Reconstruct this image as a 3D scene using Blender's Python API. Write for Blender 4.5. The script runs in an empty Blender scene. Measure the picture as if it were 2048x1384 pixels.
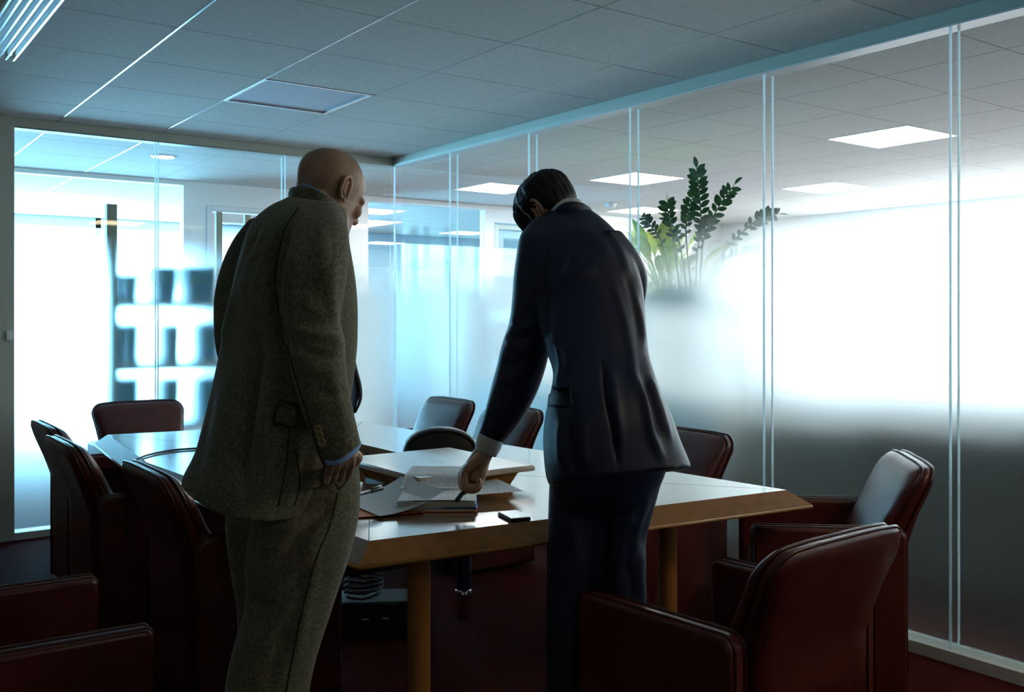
import bpy, bmesh, math, random
import numpy as np
from mathutils import Vector, Matrix, noise as mnoise

# ------------------------------------------------------------------ camera
PI = math.pi
F_PX = 1932.0; HZ = 629.0; YAW = 0.6293; CAMZ = 1.32
cs, sn = math.cos(YAW), math.sin(YAW)
sc = bpy.context.scene
COL = sc.collection
cam_d = bpy.data.cameras.new('camera'); cam = bpy.data.objects.new('camera', cam_d); COL.objects.link(cam)
cam.location = (0, 0, CAMZ); cam.rotation_euler = (PI/2, 0, -YAW)
cam_d.sensor_width = 36; cam_d.lens = F_PX/2048*36
cam_d.shift_y = (HZ-692.0)/2048.0; cam_d.clip_start = .05; cam_d.clip_end = 200
sc.camera = cam
# ------------------------------------------------------------------ light and exposure
sc.view_settings.view_transform = 'Standard'; sc.view_settings.look = 'None'
sc.view_settings.gamma = 1; sc.view_settings.use_curve_mapping = False
sc.view_settings.exposure = 0.12
sc.cycles.max_bounces = 10; sc.cycles.transparent_max_bounces = 32
sc.cycles.transmission_bounces = 8; sc.cycles.diffuse_bounces = 5; sc.cycles.glossy_bounces = 4
sc.cycles.caustics_reflective = False; sc.cycles.sample_clamp_indirect = 6
sc.cycles.use_denoising = True
world = bpy.data.worlds.new('sky'); sc.world = world; world.use_nodes = True
wb = world.node_tree.nodes['Background']
_n = world.node_tree.nodes; _l = world.node_tree.links
_tc = _n.new('ShaderNodeTexCoord'); _sp = _n.new('ShaderNodeSeparateXYZ'); _l.new(_tc.outputs['Generated'], _sp.inputs[0])
_mr = _n.new('ShaderNodeMapRange'); _mr.inputs['From Min'].default_value = -.2; _mr.inputs['From Max'].default_value = .7; _l.new(_sp.outputs[0], _mr.inputs['Value'])
_mx = _n.new('ShaderNodeMix'); _mx.data_type = 'RGBA'; _mx.inputs[6].default_value = (2.0, 3.9, 5.4, 1); _mx.inputs[7].default_value = (1.15, 1.42, 1.52, 1)
_l.new(_mr.outputs[0], _mx.inputs[0]); _l.new(_mx.outputs[2], wb.inputs[0]); wb.inputs[1].default_value = 1.0   # bluer sky to the north, paler to the east
DAY = (.27, .64, 1.0)

def area(name, loc, rot, sx, sy, power, col, portal=False):
    l = bpy.data.lights.new(name, 'AREA'); l.shape = 'RECTANGLE'; l.size = sx; l.size_y = sy
    l.energy = power; l.color = col
    if portal: l.cycles.is_portal = True
    o = bpy.data.objects.new(name, l); COL.objects.link(o); o.location = loc; o.rotation_euler = rot
    return o
# daylight arriving through the glazed outer walls of the office floor
area('daylight_window_wall', (.75, 12.28, 1.35), (-PI/2, 0, 0), 6.5, 2.1, 1350, DAY)
area('daylight_east_windows', (9.42, 3.3, 1.6), (0, PI/2+.35, 0), 1.25, 6.6, 195, (.95, .93, 1))
# the room's own dimmed luminaires behind the viewpoint
area('dimmed_ceiling_lamp_light', (1.5, -0.57, 2.455), (0, 0, 0), .56, .56, 3.5, (1, .80, .5))
area('dimmed_side_lamp_light', (3.1, 0.03, 2.455), (0, 0, 0), .56, .56, 15, (1, .80, .5))

# ------------------------------------------------------------------ helpers
def at(px, py, d):
    """world point seen at pixel (px, py) of the 2048x1384 photo, d metres along the view direction"""
    l = (px-1024)/F_PX*d; z = CAMZ+(HZ-py)/F_PX*d
    return Vector((cs*l+sn*d, -sn*l+cs*d, z))
RV = Vector((cs, -sn, 0)); FV = Vector((sn, cs, 0)); ZV = Vector((0, 0, 1))

def mat(name, col, rough=.5, metal=0, spec=.5, coat=0, sheen=0, emit=None, es=0):
    m = bpy.data.materials.new(name); m.use_nodes = True
    b = m.node_tree.nodes['Principled BSDF']
    b.inputs['Base Color'].default_value = (*col, 1); b.inputs['Roughness'].default_value = rough
    b.inputs['Metallic'].default_value = metal; b.inputs['Specular IOR Level'].default_value = spec
    b.inputs['Coat Weight'].default_value = coat; b.inputs['Coat Roughness'].default_value = .15
    b.inputs['Sheen Weight'].default_value = sheen
    if emit: b.inputs['Emission Color'].default_value = (*emit, 1); b.inputs['Emission Strength'].default_value = es
    m['b'] = 1
    return m
def nz(m, scale, c1, c2, detail=3, stretch=(1, 1, 1), lo=.35, hi=.65, bump=0, bscale=None, dist=.01, coords='Object'):
    nt = m.node_tree; N = nt.nodes; L = nt.links; b = N['Principled BSDF']
    tc = N.new('ShaderNodeTexCoord'); mp = N.new('ShaderNodeMapping'); mp.inputs['Scale'].default_value = stretch
    L.new(tc.outputs[coords], mp.inputs['Vector'])
    n = N.new('ShaderNodeTexNoise'); n.inputs['Scale'].default_value = scale; n.inputs['Detail'].default_value = detail
    L.new(mp.outputs[0], n.inputs['Vector'])
    r = N.new('ShaderNodeValToRGB'); r.color_ramp.elements[0].position = lo; r.color_ramp.elements[1].position = hi
    r.color_ramp.elements[0].color = (*c1, 1); r.color_ramp.elements[1].color = (*c2, 1)
    L.new(n.outputs[0], r.inputs[0]); L.new(r.outputs[0], b.inputs['Base Color'])
    if bump:
        n2 = N.new('ShaderNodeTexNoise'); n2.inputs['Scale'].default_value = bscale or scale; n2.inputs['Detail'].default_value = 4
        L.new(mp.outputs[0], n2.inputs['Vector'])
        bp = N.new('ShaderNodeBump'); bp.inputs['Strength'].default_value = bump; bp.inputs['Distance'].default_value = dist
        L.new(n2.outputs[0], bp.inputs['Height']); L.new(bp.outputs[0], b.inputs['Normal'])
    return m

M = {}
M['ceil'] = nz(mat('ceiling_tile', (.62, .62, .6), .9), 60, (.66, .66, .62), (.74, .74, .69), bump=.15, dist=.001)
M['grid'] = mat('ceiling_grid_metal', (.7, .74, .76), .25, .9)
M['frame'] = mat('partition_aluminium', (.50, .54, .47), .5, .1)
M['rail'] = mat('partition_rail', (.72, .78, .76), .4)
M['white'] = mat('white_paint', (.8, .82, .82), .55)
M['lav'] = mat('pale_wall', (.72, .75, .8), .6)
M['carpet'] = nz(mat('red_carpet', (.1, .01, .01), .95), 90, (.030, .003, .003), (.062, .007, .005), bump=.6, bscale=300, dist=.004)
M['carpet'].node_tree.nodes['Principled BSDF'].inputs['Specular IOR Level'].default_value = .05
M['leather'] = nz(mat('oxblood_leather', (.08, .012, .01), .38, spec=.5, coat=.16), 9, (.080, .013, .010), (.108, .019, .014), bump=.12, bscale=220, dist=.002)
M['piping'] = mat('leather_piping', (.05, .008, .007), .3, coat=.2)
M['wood'] = nz(mat('table_veneer', (.34, .17, .07), .16, spec=.8, coat=1), 5, (.30, .15, .065), (.42, .22, .10), stretch=(1, 9, 9), bump=.03, dist=.002)
M['edge'] = nz(mat('table_edge_leather', (.36, .17, .05), .45), 30, (.25, .105, .020), (.33, .145, .032), bump=.25, bscale=160, dist=.002)
M['legwood'] = mat('leg_wood', (.36, .15, .035), .4)
M['black'] = mat('black_plastic', (.012, .012, .014), .38)
M['rubber'] = mat('black_rubber', (.01, .01, .011), .6)
M['chrome'] = mat('chrome', (.8, .8, .85), .12, 1)
M['steel'] = mat('blue_steel', (.12, .14, .3), .25, .8)
M['paper'] = mat('paper', (.82, .84, .85), .7)
M['cabwhite'] = mat('cabinet_white', (.78, .8, .8), .5)
M['cabdark'] = mat('cabinet_dark', (.035, .045, .04), .6)
M['teal'] = mat('teal_binder', (.02, .25, .42), .6)
M['post'] = mat('beige_post', (.42, .36, .27), .6)

def glass_mat():
    m = bpy.data.materials.new('clear_glass'); m.use_nodes = True; nt = m.node_tree; N = nt.nodes; L = nt.links
    N.remove(N['Principled BSDF']); out = N['Material Output']
    t = N.new('ShaderNodeBsdfTransparent'); t.inputs[0].default_value = (.96, .985, .98, 1)
    g = N.new('ShaderNodeBsdfGlossy'); g.inputs['Roughness'].default_value = .02
    lw = N.new('ShaderNodeLayerWeight'); lw.inputs[0].default_value = .5
    pw = N.new('ShaderNodeMath'); pw.operation = 'POWER'; L.new(lw.outputs['Facing'], pw.inputs[0]); pw.inputs[1].default_value = 4
    f = N.new('ShaderNodeMath'); f.operation = 'MULTIPLY_ADD'; L.new(pw.outputs[0], f.inputs[0]); f.inputs[1].default_value = .35; f.inputs[2].default_value = .02
    mx = N.new('ShaderNodeMixShader'); L.new(f.outputs[0], mx.inputs[0]); L.new(t.outputs[0], mx.inputs[1]); L.new(g.outputs[0], mx.inputs[2])
    L.new(mx.outputs[0], out.inputs[0]); return m
M['glass'] = glass_mat()
def film_mat():
    """dotted privacy film: clear above, milky below, graded between 1.84 m and 1.40 m from the floor"""
    m = bpy.data.materials.new('graded_frosted_film'); m.use_nodes = True; nt = m.node_tree; N = nt.nodes; L = nt.links
    N.remove(N['Principled BSDF']); out = N['Material Output']
    t = N.new('ShaderNodeBsdfTransparent')
    r = N.new('ShaderNodeBsdfRefraction'); r.inputs['Color'].default_value = (.80, .90, .92, 1)
    r.inputs['Roughness'].default_value = .72; r.inputs['IOR'].default_value = 1.19
    tl = N.new('ShaderNodeBsdfTranslucent'); tl.inputs[0].default_value = (.74, .83, .82, 1)
    m1 = N.new('ShaderNodeMixShader'); m1.inputs[0].default_value = .04; L.new(r.outputs[0], m1.inputs[1]); L.new(tl.outputs[0], m1.inputs[2])
    geo = N.new('ShaderNodeNewGeometry'); s = N.new('ShaderNodeSeparateXYZ'); L.new(geo.outputs['Position'], s.inputs[0])
    mr = N.new('ShaderNodeMapRange'); mr.interpolation_type = 'SMOOTHSTEP'
    mr.inputs['From Min'].default_value = 1.84; mr.inputs['From Max'].default_value = 1.36
    mr.inputs['To Min'].default_value = 0; mr.inputs['To Max'].default_value = 1
    L.new(s.outputs[2], mr.inputs['Value'])
    m2 = N.new('ShaderNodeMixShader'); L.new(mr.outputs[0], m2.inputs[0]); L.new(t.outputs[0], m2.inputs[1]); L.new(m1.outputs[0], m2.inputs[2])
    L.new(m2.outputs[0], out.inputs[0]); return m
M['film'] = film_mat()
def lampmat(name, col, s):
    m = bpy.data.materials.new(name); m.use_nodes = True
    b = m.node_tree.nodes['Principled BSDF']; b.inputs['Base Color'].default_value = (.8, .8, .8, 1)
    b.inputs['Emission Color'].default_value = (*col, 1); b.inputs['Emission Strength'].default_value = s; return m
M['lampon'] = lampmat('lit_diffuser', (1, .95, .95), 55)
M['lampoff'] = mat('unlit_diffuser', (.74, .77, .88), .6)

# mesh pieces go into a bmesh; obj() links the bmesh as ONE object
def nb(): return bmesh.new()
def obj(name, bm, m, parent=None, smooth=False, bevel=0, seg=2, auto=None, keepn=False):
    me = bpy.data.meshes.new(name)
    if not keepn: bmesh.ops.recalc_face_normals(bm, faces=bm.faces)
    bm.to_mesh(me); bm.free()
    o = bpy.data.objects.new(name, me); COL.objects.link(o)
    me.materials.append(M[m] if isinstance(m, str) else m)
    if parent: o.parent = parent
    if bevel:
        b = o.modifiers.new('bevel', 'BEVEL'); b.width = bevel; b.segments = seg; b.limit_method = 'ANGLE'; b.angle_limit = math.radians(40)
    if smooth or bevel:
        me.shade_smooth()
        if not smooth:
            try: me.set_sharp_from_angle(angle=math.radians(40 if not auto else auto))
            except Exception: pass
    return o
def bx(bm, x0, x1, y0, y1, z0, z1, mtx=None):
    vs = [bm.verts.new((x, y, z)) for z in (z0, z1) for y in (y0, y1) for x in (x0, x1)]
    for f in ((0, 2, 3, 1), (4, 5, 7, 6), (0, 1, 5, 4), (2, 6, 7, 3), (0, 4, 6, 2), (1, 3, 7, 5)):
        bm.faces.new([vs[i] for i in f])
    if mtx is not None: bmesh.ops.transform(bm, matrix=mtx, verts=vs)
    return vs
def prism(bm, pts, z0, z1, pts2=None):
    """polygon (list of xy) extruded from z0 to z1; pts2 gives the top polygon if different"""
    pts2 = pts2 or pts
    a = [bm.verts.new((p[0], p[1], z0)) for p in pts]; b = [bm.verts.new((p[0], p[1], z1)) for p in pts2]
    n = len(pts); bm.faces.new(a[::-1]); bm.faces.new(b)
    for i in range(n): bm.faces.new((a[i], a[(i+1) % n], b[(i+1) % n], b[i]))
def frames(P):
    P = [Vector(p) for p in P]; T = []
    for i in range(len(P)):
        t = (P[min(i+1, len(P)-1)]-P[max(i-1, 0)]); T.append(t.normalized() if t.length > 1e-9 else Vector((0, 0, 1)))
    up = Vector((0, 0, 1)) if abs(T[0].z) < .9 else Vector((0, 1, 0))
    n = (up-T[0]*up.dot(T[0])).normalized(); out = []
    for t in T:
        n = (n-t*n.dot(t)).normalized(); out.append((n, t.cross(n)))
    return P, out
def tube(bm, P, r, seg=10, close=False, flat=1.0):
    """round tube along points; r number or list"""
    P, fr = frames(P); rs = r if isinstance(r, (list, tuple)) else [r]*len(P)
    rings = []
    for p, (n, b), rr in zip(P, fr, rs):
        rings.append([bm.verts.new(p+(n*math.cos(2*PI*k/seg)*flat+b*math.sin(2*PI*k/seg))*rr) for k in range(seg)])
    m = len(rings)
    for i in range(m if close else m-1):
        A = rings[i]; B = rings[(i+1) % m]
        for k in range(seg): bm.faces.new((A[k], A[(k+1) % seg], B[(k+1) % seg], B[k]))
    if not close: bm.faces.new(rings[0][::-1]); bm.faces.new(rings[-1])
def lathe(bm, prof, c, seg=24):
    """profile list of (r, z) round the vertical axis at c"""
    rings = []
    for r, z in prof:
        rings.append([bm.verts.new((c[0]+r*math.cos(2*PI*k/seg), c[1]+r*math.sin(2*PI*k/seg), c[2]+z)) for k in range(seg)])
    for A, B in zip(rings, rings[1:]):
        for k in range(seg): bm.faces.new((A[k], A[(k+1) % seg], B[(k+1) % seg], B[k]))
    bm.faces.new(rings[0][::-1]); bm.faces.new(rings[-1])
def crm(P, n=8):
    """Catmull-Rom through points"""
    P = [Vector(p) for p in P]; Q = [P[0]*2-P[1]]+P+[P[-1]*2-P[-2]]; out = []
    for i in range(1, len(Q)-2):
        for k in range(n):
            t = k/n; a, b, c, d = Q[i-1:i+3]
            out.append(.5*((2*b)+(c-a)*t+(2*a-5*b+4*c-d)*t*t+(3*b-a-3*c+d)*t**3))
    out.append(P[-1]); return out
def tag(o, label=None, cat=None, group=None, kind=None):
    if label: o['label'] = label
    if cat: o['category'] = cat
    if group: o['group'] = group
    if kind: o['kind'] = kind
    return o
def thing(name, label, cat, loc=(0, 0, 0), rz=0, group=None):
    o = bpy.data.objects.new(name, None); COL.objects.link(o); o.location = loc; o.rotation_euler = (0, 0, rz)
    o.empty_display_size = .05
    return tag(o, label, cat, group)
def struct(name, loc=(0, 0, 0)):
    o = bpy.data.objects.new(name, None); COL.objects.link(o); o.location = loc; o['kind'] = 'structure'; return o
def sobj(name, bm, m, **k):
    o = obj(name, bm, m, **k); o['kind'] = 'structure'; return o
def dup(root, loc, rz, label=None, group=None):
    r = root.copy(); COL.objects.link(r); r.location = loc; r.rotation_euler = (0, 0, rz)
    if label: r['label'] = label
    if group: r['group'] = group
    for ch in list(root.children):
        c = ch.copy(); COL.objects.link(c); c.parent = r
        for g in list(ch.children):
            d = g.copy(); COL.objects.link(d); d.parent = c
    return r

# ------------------------------------------------------------------ the room shell
CZ = CAMZ+1.153          # ceiling
BW, RW = 6.28, 3.50      # back and right glass walls
FW = 8.42                # far wall of the corridor
GX, GY, T = .004, .33, .6
X0, X1, Y0, Y1 = -2.6, 9.5, -2.6, 12.3
b = nb(); bx(b, X0, X1, Y0, Y1, -.05, 0); sobj('floor', b, 'carpet')
# ceiling: mineral tiles on a metal grid, one mesh; a lamp takes the place of some tiles
LAMPS = [(5.704, 3.63), (5.704, 6.03), (5.104, 7.23), (7.504, 5.43), (7.504, 8.43-.6), (5.704, 1.23), (7.504, 3.03),
         (3.904, 10.23), (5.704, 10.83), (2.104, 10.23), (4.504, 11.43)]
OFFP = (2.104, 4.83)
hole = {(round(x, 2), round(y, 2)) for x, y in LAMPS+[OFFP]}
b = nb(); i0 = int((X0-GX)/T)-1; i1 = int((X1-GX)/T)+1; j0 = int((Y0-GY)/T)-1; j1 = int((Y1-GY)/T)+1
for i in range(i0, i1+1):
    for j in range(j0, j1+1):
        x, y = GX+i*T, GY+j*T
        if (round(x+.3, 2), round(y+.3, 2)) in hole: continue
        xa, xb, ya, yb = max(x+.004, X0), min(x+T-.004, X1), max(y+.0035, Y0), min(y+T-.0035, Y1)
        if xb-xa > .02 and yb-ya > .02: bx(b, xa, xb, ya, yb, CZ, CZ+.015)
bx(b, X0, X1, Y0, Y1, CZ+.09, CZ+.12)
sobj('ceiling', b, 'ceil')
b = nb()
for i in range(i0, i1+2):
    x = GX+i*T
    if X0 < x < X1: bx(b, x-.004, x+.004, Y0, Y1, CZ-.001 if x < 2.1 else CZ+.007, CZ+.012)
sobj('trim_1', b, 'grid')
b = nb()
for j in range(j0, j1+2):
    y = GY+j*T
    if Y0 < y < Y1: bx(b, X0, X1, y-.006, y+.006, CZ+.012, CZ+.016)
sobj('trim_2', b, mat('cross_tee', (.05, .05, .05), .8))

# solid walls behind and beside the viewpoint
b = nb(); bx(b, X0-.1, X0, Y0, BW+.09, 0, CZ+.1); sobj('wall_left', b, mat('dim_wall', (.35, .34, .33), .8))
b = nb(); bx(b, X0-.1, RW+.1, Y0-.1, Y0, 0, CZ+.1); sobj('wall_front', b, bpy.data.materials['dim_wall'])

# back glass wall ---------------------------------------------------
PX0 = .97
wb_ = struct('wall_back')
b = nb(); bx(b, X0, .80, BW-.03, BW+.1, 0, CZ); obj('wall_panel', b, 'frame', wb_)
b = nb(); bx(b, PX0, RW-.02, BW-.02, BW+.09, CAMZ+1.098, CZ); bx(b, PX0, RW, BW-.012, BW+.08, CAMZ+1.092, CAMZ+1.0981); obj('top_rail', b, 'frame', wb_, bevel=.003)
b = nb(); bx(b, PX0, RW, BW-.02, BW+.09, 0, .045); obj('bottom_rail', b, 'rail', wb_, bevel=.003)
XJ = [PX0, 1.794, 2.646, RW]
for a, c in zip(XJ, XJ[1:]):
    for dy, nm in ((0, 'glass_pane'), (.06, 'glass_pane')):
        b = nb(); bx(b, a+.003, c-.003, BW+dy, BW+dy+.008, .045, CAMZ+1.098); p = obj(nm, b, 'glass', wb_)
    c_ = c-.003 if c < RW else RW+.0565; b = nb(); v = [b.verts.new(q) for q in ((a+.003, BW+.057, .045), (c_, BW+.057, .045), (c_, BW+.057, CAMZ+1.098), (a+.003, BW+.057, CAMZ+1.098))]; b.faces.new(v)
    obj('frosted_film', b, 'film', wb_, keepn=True)
M['joint'] = mat('glass_joint', (.8, .93, .96), .3)
_nt = M['joint'].node_tree; _t = _nt.nodes.new('ShaderNodeBsdfTranslucent'); _t.inputs[0].default_value = (.85, .97, 1, 1); _m = _nt.nodes.new('ShaderNodeMixShader'); _m.inputs[0].default_value = .75
_nt.links.new(_nt.nodes['Principled BSDF'].outputs[0], _m.inputs[1]); _nt.links.new(_t.outputs[0], _m.inputs[2]); _nt.links.new(_m.outputs[0], _nt.nodes['Material Output'].inputs[0])
for x in XJ[1:-1]:
    for dy in (-.001, .059):
        b = nb(); bx(b, x-.003, x+.003, BW+dy, BW+dy+.01, .045, CAMZ+1.098); obj('joint_strip', b, 'joint', wb_)
# door post at the left end of the back wall
dr = struct('door_1')
b = nb(); bx(b, .80, .86, BW-.03, BW+.1, 0, CZ); bx(b, .865, PX0, BW-.022, BW+.09, 0, CZ); obj('door_frame', b, 'frame', dr, bevel=.003)
b = nb(); bx(b, .925, .955, BW-.034, BW-.022, 1.17, 1.225); obj('switch_plate', b, 'white', dr, bevel=.003)

# right glass wall --------------------------------------------------
wr = struct('wall_right')
YB = -2.6
b = nb(); bx(b, RW-.02, RW+.09, YB, BW+.09, CAMZ+1.098, CZ); obj('top_rail', b, 'frame', wr, bevel=.003)
b = nb(); bx(b, RW-.012, RW+.08, YB, BW, CAMZ+1.090, CAMZ+1.0985); obj('glazing_bead', b, 'rail', wr)
b = nb(); bx(b, RW-.02, RW+.09, YB, BW, 0, .05); obj('bottom_rail', b, 'rail', wr, bevel=.003)
YJ = [YB, -1.555, -.67, .215, 1.10, 1.985, 2.87, 3.755, 4.64, 5.525, BW]
for a, c in zip(YJ, YJ[1:]):
    for dx in (0, .06):
        b = nb(); bx(b, RW+dx, RW+dx+.008, a+.003, c-.003, .05, CAMZ+1.098); obj('glass_pane', b, 'glass', wr)
    c_ = c-.003 if c < BW else BW+.0565; b = nb(); v = [b.verts.new(q) for q in ((RW+.057, a+.003, .05), (RW+.057, a+.003, CAMZ+1.098), (RW+.057, c_, CAMZ+1.098), (RW+.057, c_, .05))]; b.faces.new(v[::-1]); b.normal_update()
    if b.faces[:][0].normal.x > 0: bmesh.ops.reverse_faces(b, faces=b.faces[:])
    obj('frosted_film', b, 'film', wr, keepn=True)
for y in YJ[1:-1]:
    for dx in (-.001, .059):
        b = nb(); bx(b, RW+dx, RW+dx+.01, y-.003, y+.003, .05, CAMZ+1.098); obj('joint_strip', b, 'joint', wr)
b = nb(); bx(b, RW-.006, RW+.004, BW-.006, BW+.004, .045, CAMZ+1.098); obj('corner_joint', b, 'joint', wr)

# the far corridor wall: glazing on the left, a door, glazed offices in the middle, solid on the right
fw_ = struct('wall_far')
def panel(x0, x1, z0, z1, m='lav', y=FW, t=.1, nm='wall_panel'):
    b = nb(); bx(b, x0, x1, y, y+t, z0, z1); return obj(nm, b, m, fw_)
panel(X0, 2.62, CZ-.035, CZ, 'white', nm='top_rail'); panel(X0, 2.62, 0, .05, 'white', nm='bottom_rail')
b = nb(); bx(b, X0, 2.62, FW+.02, FW+.028, .05, CZ-.035); obj('glass_pane', b, 'glass', fw_)
panel(2.62, 2.82, 0, CZ, 'white'); panel(2.82, 3.75, 2.28, CZ, 'white')
panel(3.75, 4.40, 0, CZ, 'white')
panel(4.40, 5.78, CZ-.05, CZ, 'white', nm='top_rail')
b = nb(); bx(b, 4.40, 5.78, FW+.02, FW+.028, .05, CZ-.05); obj('glass_pane', b, 'glass', fw_)
panel(5.78, 5.90, 0, CZ, 'white'); panel(5.90, 7.05, 2.3, CZ, 'white'); panel(7.05, X1, 0, CZ, 'white')
for n, (x0, x1) in enumerate(((2.82, 3.75), (5.90, 7.05))):
    d = struct('door_%d' % (n+2))
    b = nb(); w = .05
    bx(b, x0, x0+w, FW-.01, FW+.09, 0, 2.28); bx(b, x1-w, x1, FW-.01, FW+.09, 0, 2.28); bx(b, x0+w, x1-w, FW-.01, FW+.09, 2.28-w, 2.28)
    obj('door_frame', b, 'frame' if n else 'lav', d, bevel=.004)
    x0 += w+.004; x1 -= w+.004; w = .08
    b = nb(); bx(b, x0, x0+w, FW+.02, FW+.06, .01, 2.22); bx(b, x1-w, x1, FW+.02, FW+.06, .01, 2.22); bx(b, x0+w, x1-w, FW+.02, FW+.06, 2.22-w, 2.22); bx(b, x0+w, x1-w, FW+.02, FW+.06, .01, .14)
    obj('door_leaf', b, 'white' if n == 0 else mat('blue_grey_door', (.3, .42, .5), .5), d, bevel=.003)
    b = nb(); bx(b, x0+w, x1-w, FW+.035, FW+.043, .14, 2.22-w); obj('door_glass', b, 'glass', d)
    b = nb(); hx = x0+.04 if n else x1-.04; tube(b, [(hx, FW+.02, 1.02), (hx, FW-.03, 1.02), (hx+(.1 if n else -.1), FW-.03, 1.02)], .009); obj('door_handle', b, 'chrome', d, smooth=True)
# outer window walls: thin mullions against the daylight
ow = struct('window_1')
b = nb()
for x in np.arange(X0, 4.1, 1.35): bx(b, x-.03, x+.03, Y1-.05, Y1, 0, CZ)
bx(b, X0, 4.1, Y1-.05, Y1, 0, .25); bx(b, X0, 4.1, Y1-.05, Y1, CZ-.12, CZ); obj('window_frame', b, 'white', ow)
oe = struct('window_2')
b = nb(); bx(b, X1-.06, X1, Y0, Y1, 0, .98); bx(b, X1-.06, X1, Y0, Y1, 2.3, CZ+.1)
for y in np.arange(Y0, 6.9, 1.5): bx(b, X1-.06, X1, y-.04, y+.04, .98, 2.3)
obj('window_frame', b, 'white', oe)
b = nb(); bx(b, X1-.06, X1, 6.8, Y1, .98, 2.3); sobj('wall_east', b, 'white')
M['paleblue'] = mat('pale_blue_wall', (.45, .68, .82), .7)
b = nb(); bx(b, 4.1, X1, Y1-.1, Y1, 0, CZ+.1); sobj('wall_north', b, 'paleblue')
# roof slab above the tiles keeps the sky out; outer side walls
b = nb(); bx(b, X0-.1, X1+.1, Y0-.1, Y1+.1, CZ+.13, CZ+.2); sobj('trim_3', b, 'white')
b = nb(); bx(b, RW+.1, X1, Y0-.1, Y0, 0, CZ+.13); sobj('wall_end', b, 'white')
b = nb(); bx(b, X0-.1, X0, BW+.09, Y1, 0, CZ+.13); sobj('wall_west', b, 'white')

# ceiling luminaires
def lamp(x, y, label, on=True, name='ceiling_lamp'):
    t = thing(name, label, 'ceiling light', (x, y, CZ), 0)
    b = nb()
    for (a, c, d_, e) in ((-.296, .296, -.296, -.28), (-.296, .296, .28, .296), (-.296, -.28, -.28, .28), (.28, .296, -.28, .28)): bx(b, a, c, d_, e, -.002, .05)
    obj('lamp_frame', b, 'white' if on else 'grid', t)
    b = nb(); bx(b, -.28, .28, -.28, .28, .0 if on else .006, .03); obj('diffuser', b, 'lampon' if on else 'lampoff', t)
    return t
M['lampwarm'] = lampmat('warm_diffuser', (1, .55, .3), 45)
lab = ['lit square ceiling lamp nearest the right edge of the photo, seen through the glass wall',
       'lit square ceiling lamp behind the glass wall, touching the top of the tall plant',
       'lit ceiling lamp behind the glass wall, just left of the dark-haired head',
       'lit ceiling lamp deep in the office, low glow beneath the large lamp at right',
       'faint far ceiling lamp at the back of the right-hand office',
       'lit ceiling lamp outside the right glass wall beyond the photo edge',
       'lit ceiling lamp in the outer office between the window and the glass wall',
       'lit ceiling lamp in the glazed office behind the corridor, between the two men',
       'small lit ceiling lamp deep in the glazed office, right of the corner joint',
       'lit ceiling lamp in the bright office behind the left glazing',
       'smallest ceiling lamp at the window wall of the far glazed office']
for (x, y), l in zip(LAMPS, lab): lamp(x, y, l)
lamp(OFFP[0], OFFP[1], 'unlit square ceiling panel above the bald man, paler than the tiles round it', on=False)
t = thing('downlight', 'small round lit downlight in the corridor ceiling, behind the left glass', 'ceiling light', (2.09, 7.19, CZ))
b = nb(); lathe(b, [(.07, -.004), (.085, -.006), (.09, 0), (.07, .0)], (0, 0, 0)); obj('ring', b, 'chrome', t, smooth=True)
b = nb(); lathe(b, [(.07, -.003), (.04, -.002)], (0, 0, 0)); obj('bulb', b, lampmat('downlight_glow', (.95, .98, 1), 60), t)
# linear fixture with metal fins in the upper left
t = thing('linear_ceiling_fixture', 'finned metal linear light fixture on the ceiling at the upper left corner', 'ceiling light', (.6, 3.7, CZ))
b = nb(); bx(b, -.17, .145, -1.6, 1.0, -.02, 0); obj('housing', b, 'grid', t)
b = nb()
for k in range(6): bx(b, -.03+k*.03, -.022+k*.03, -1.6, 1.0, -.045, -.02)
obj('fins', b, 'grid', t)
b = nb(); bx(b, -.12, -.075, -1.58, .98, -.03, -.02); obj('lamp_tube', b, lampmat('dim_tube', (.7, .9, 1), .9), t)
# ------------------------------------------------------------------ chairs
def rrect(w, h, r, n=6, flare=0):
    """rounded rectangle outline, only the top corners rounded; flare widens the top"""
    pts = [(-w/2, 0)]; 
    for k in range(n+1):
        a = PI-(PI/2)*k/n; pts.append((-w/2-flare+r+r*math.cos(a), h-r+r*math.sin(a)))
    for k in range(n+1):
        a = PI/2-(PI/2)*k/n; pts.append((w/2+flare-r+r*math.cos(a), h-r+r*math.sin(a)))
    pts.append((w/2, 0)); return pts
ARM_H = .60; CH_W = .60; TOP = .80
def back_outline():
    """back shell outline in x,z: narrow between the arms, flared above them, round top corners"""
    L = [(.225, .03), (.225, .52), (.228, .58), (.24, .66)]
    r = .06; cx, cz = .255-r, TOP-r
    for k in range(7):
        a = PI/2*k/6; L.append((cx+r*math.cos(a), cz+r*math.sin(a)))
    L.append((.12, TOP+.004)); 
    return L
def recline(z): return 0 if z < .48 else -((z-.48)**1.1)*.42
def thin(yo, z): return .045*max(0, z-.42)/.38*min(1, max(0, (yo+.235)/.11))
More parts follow.
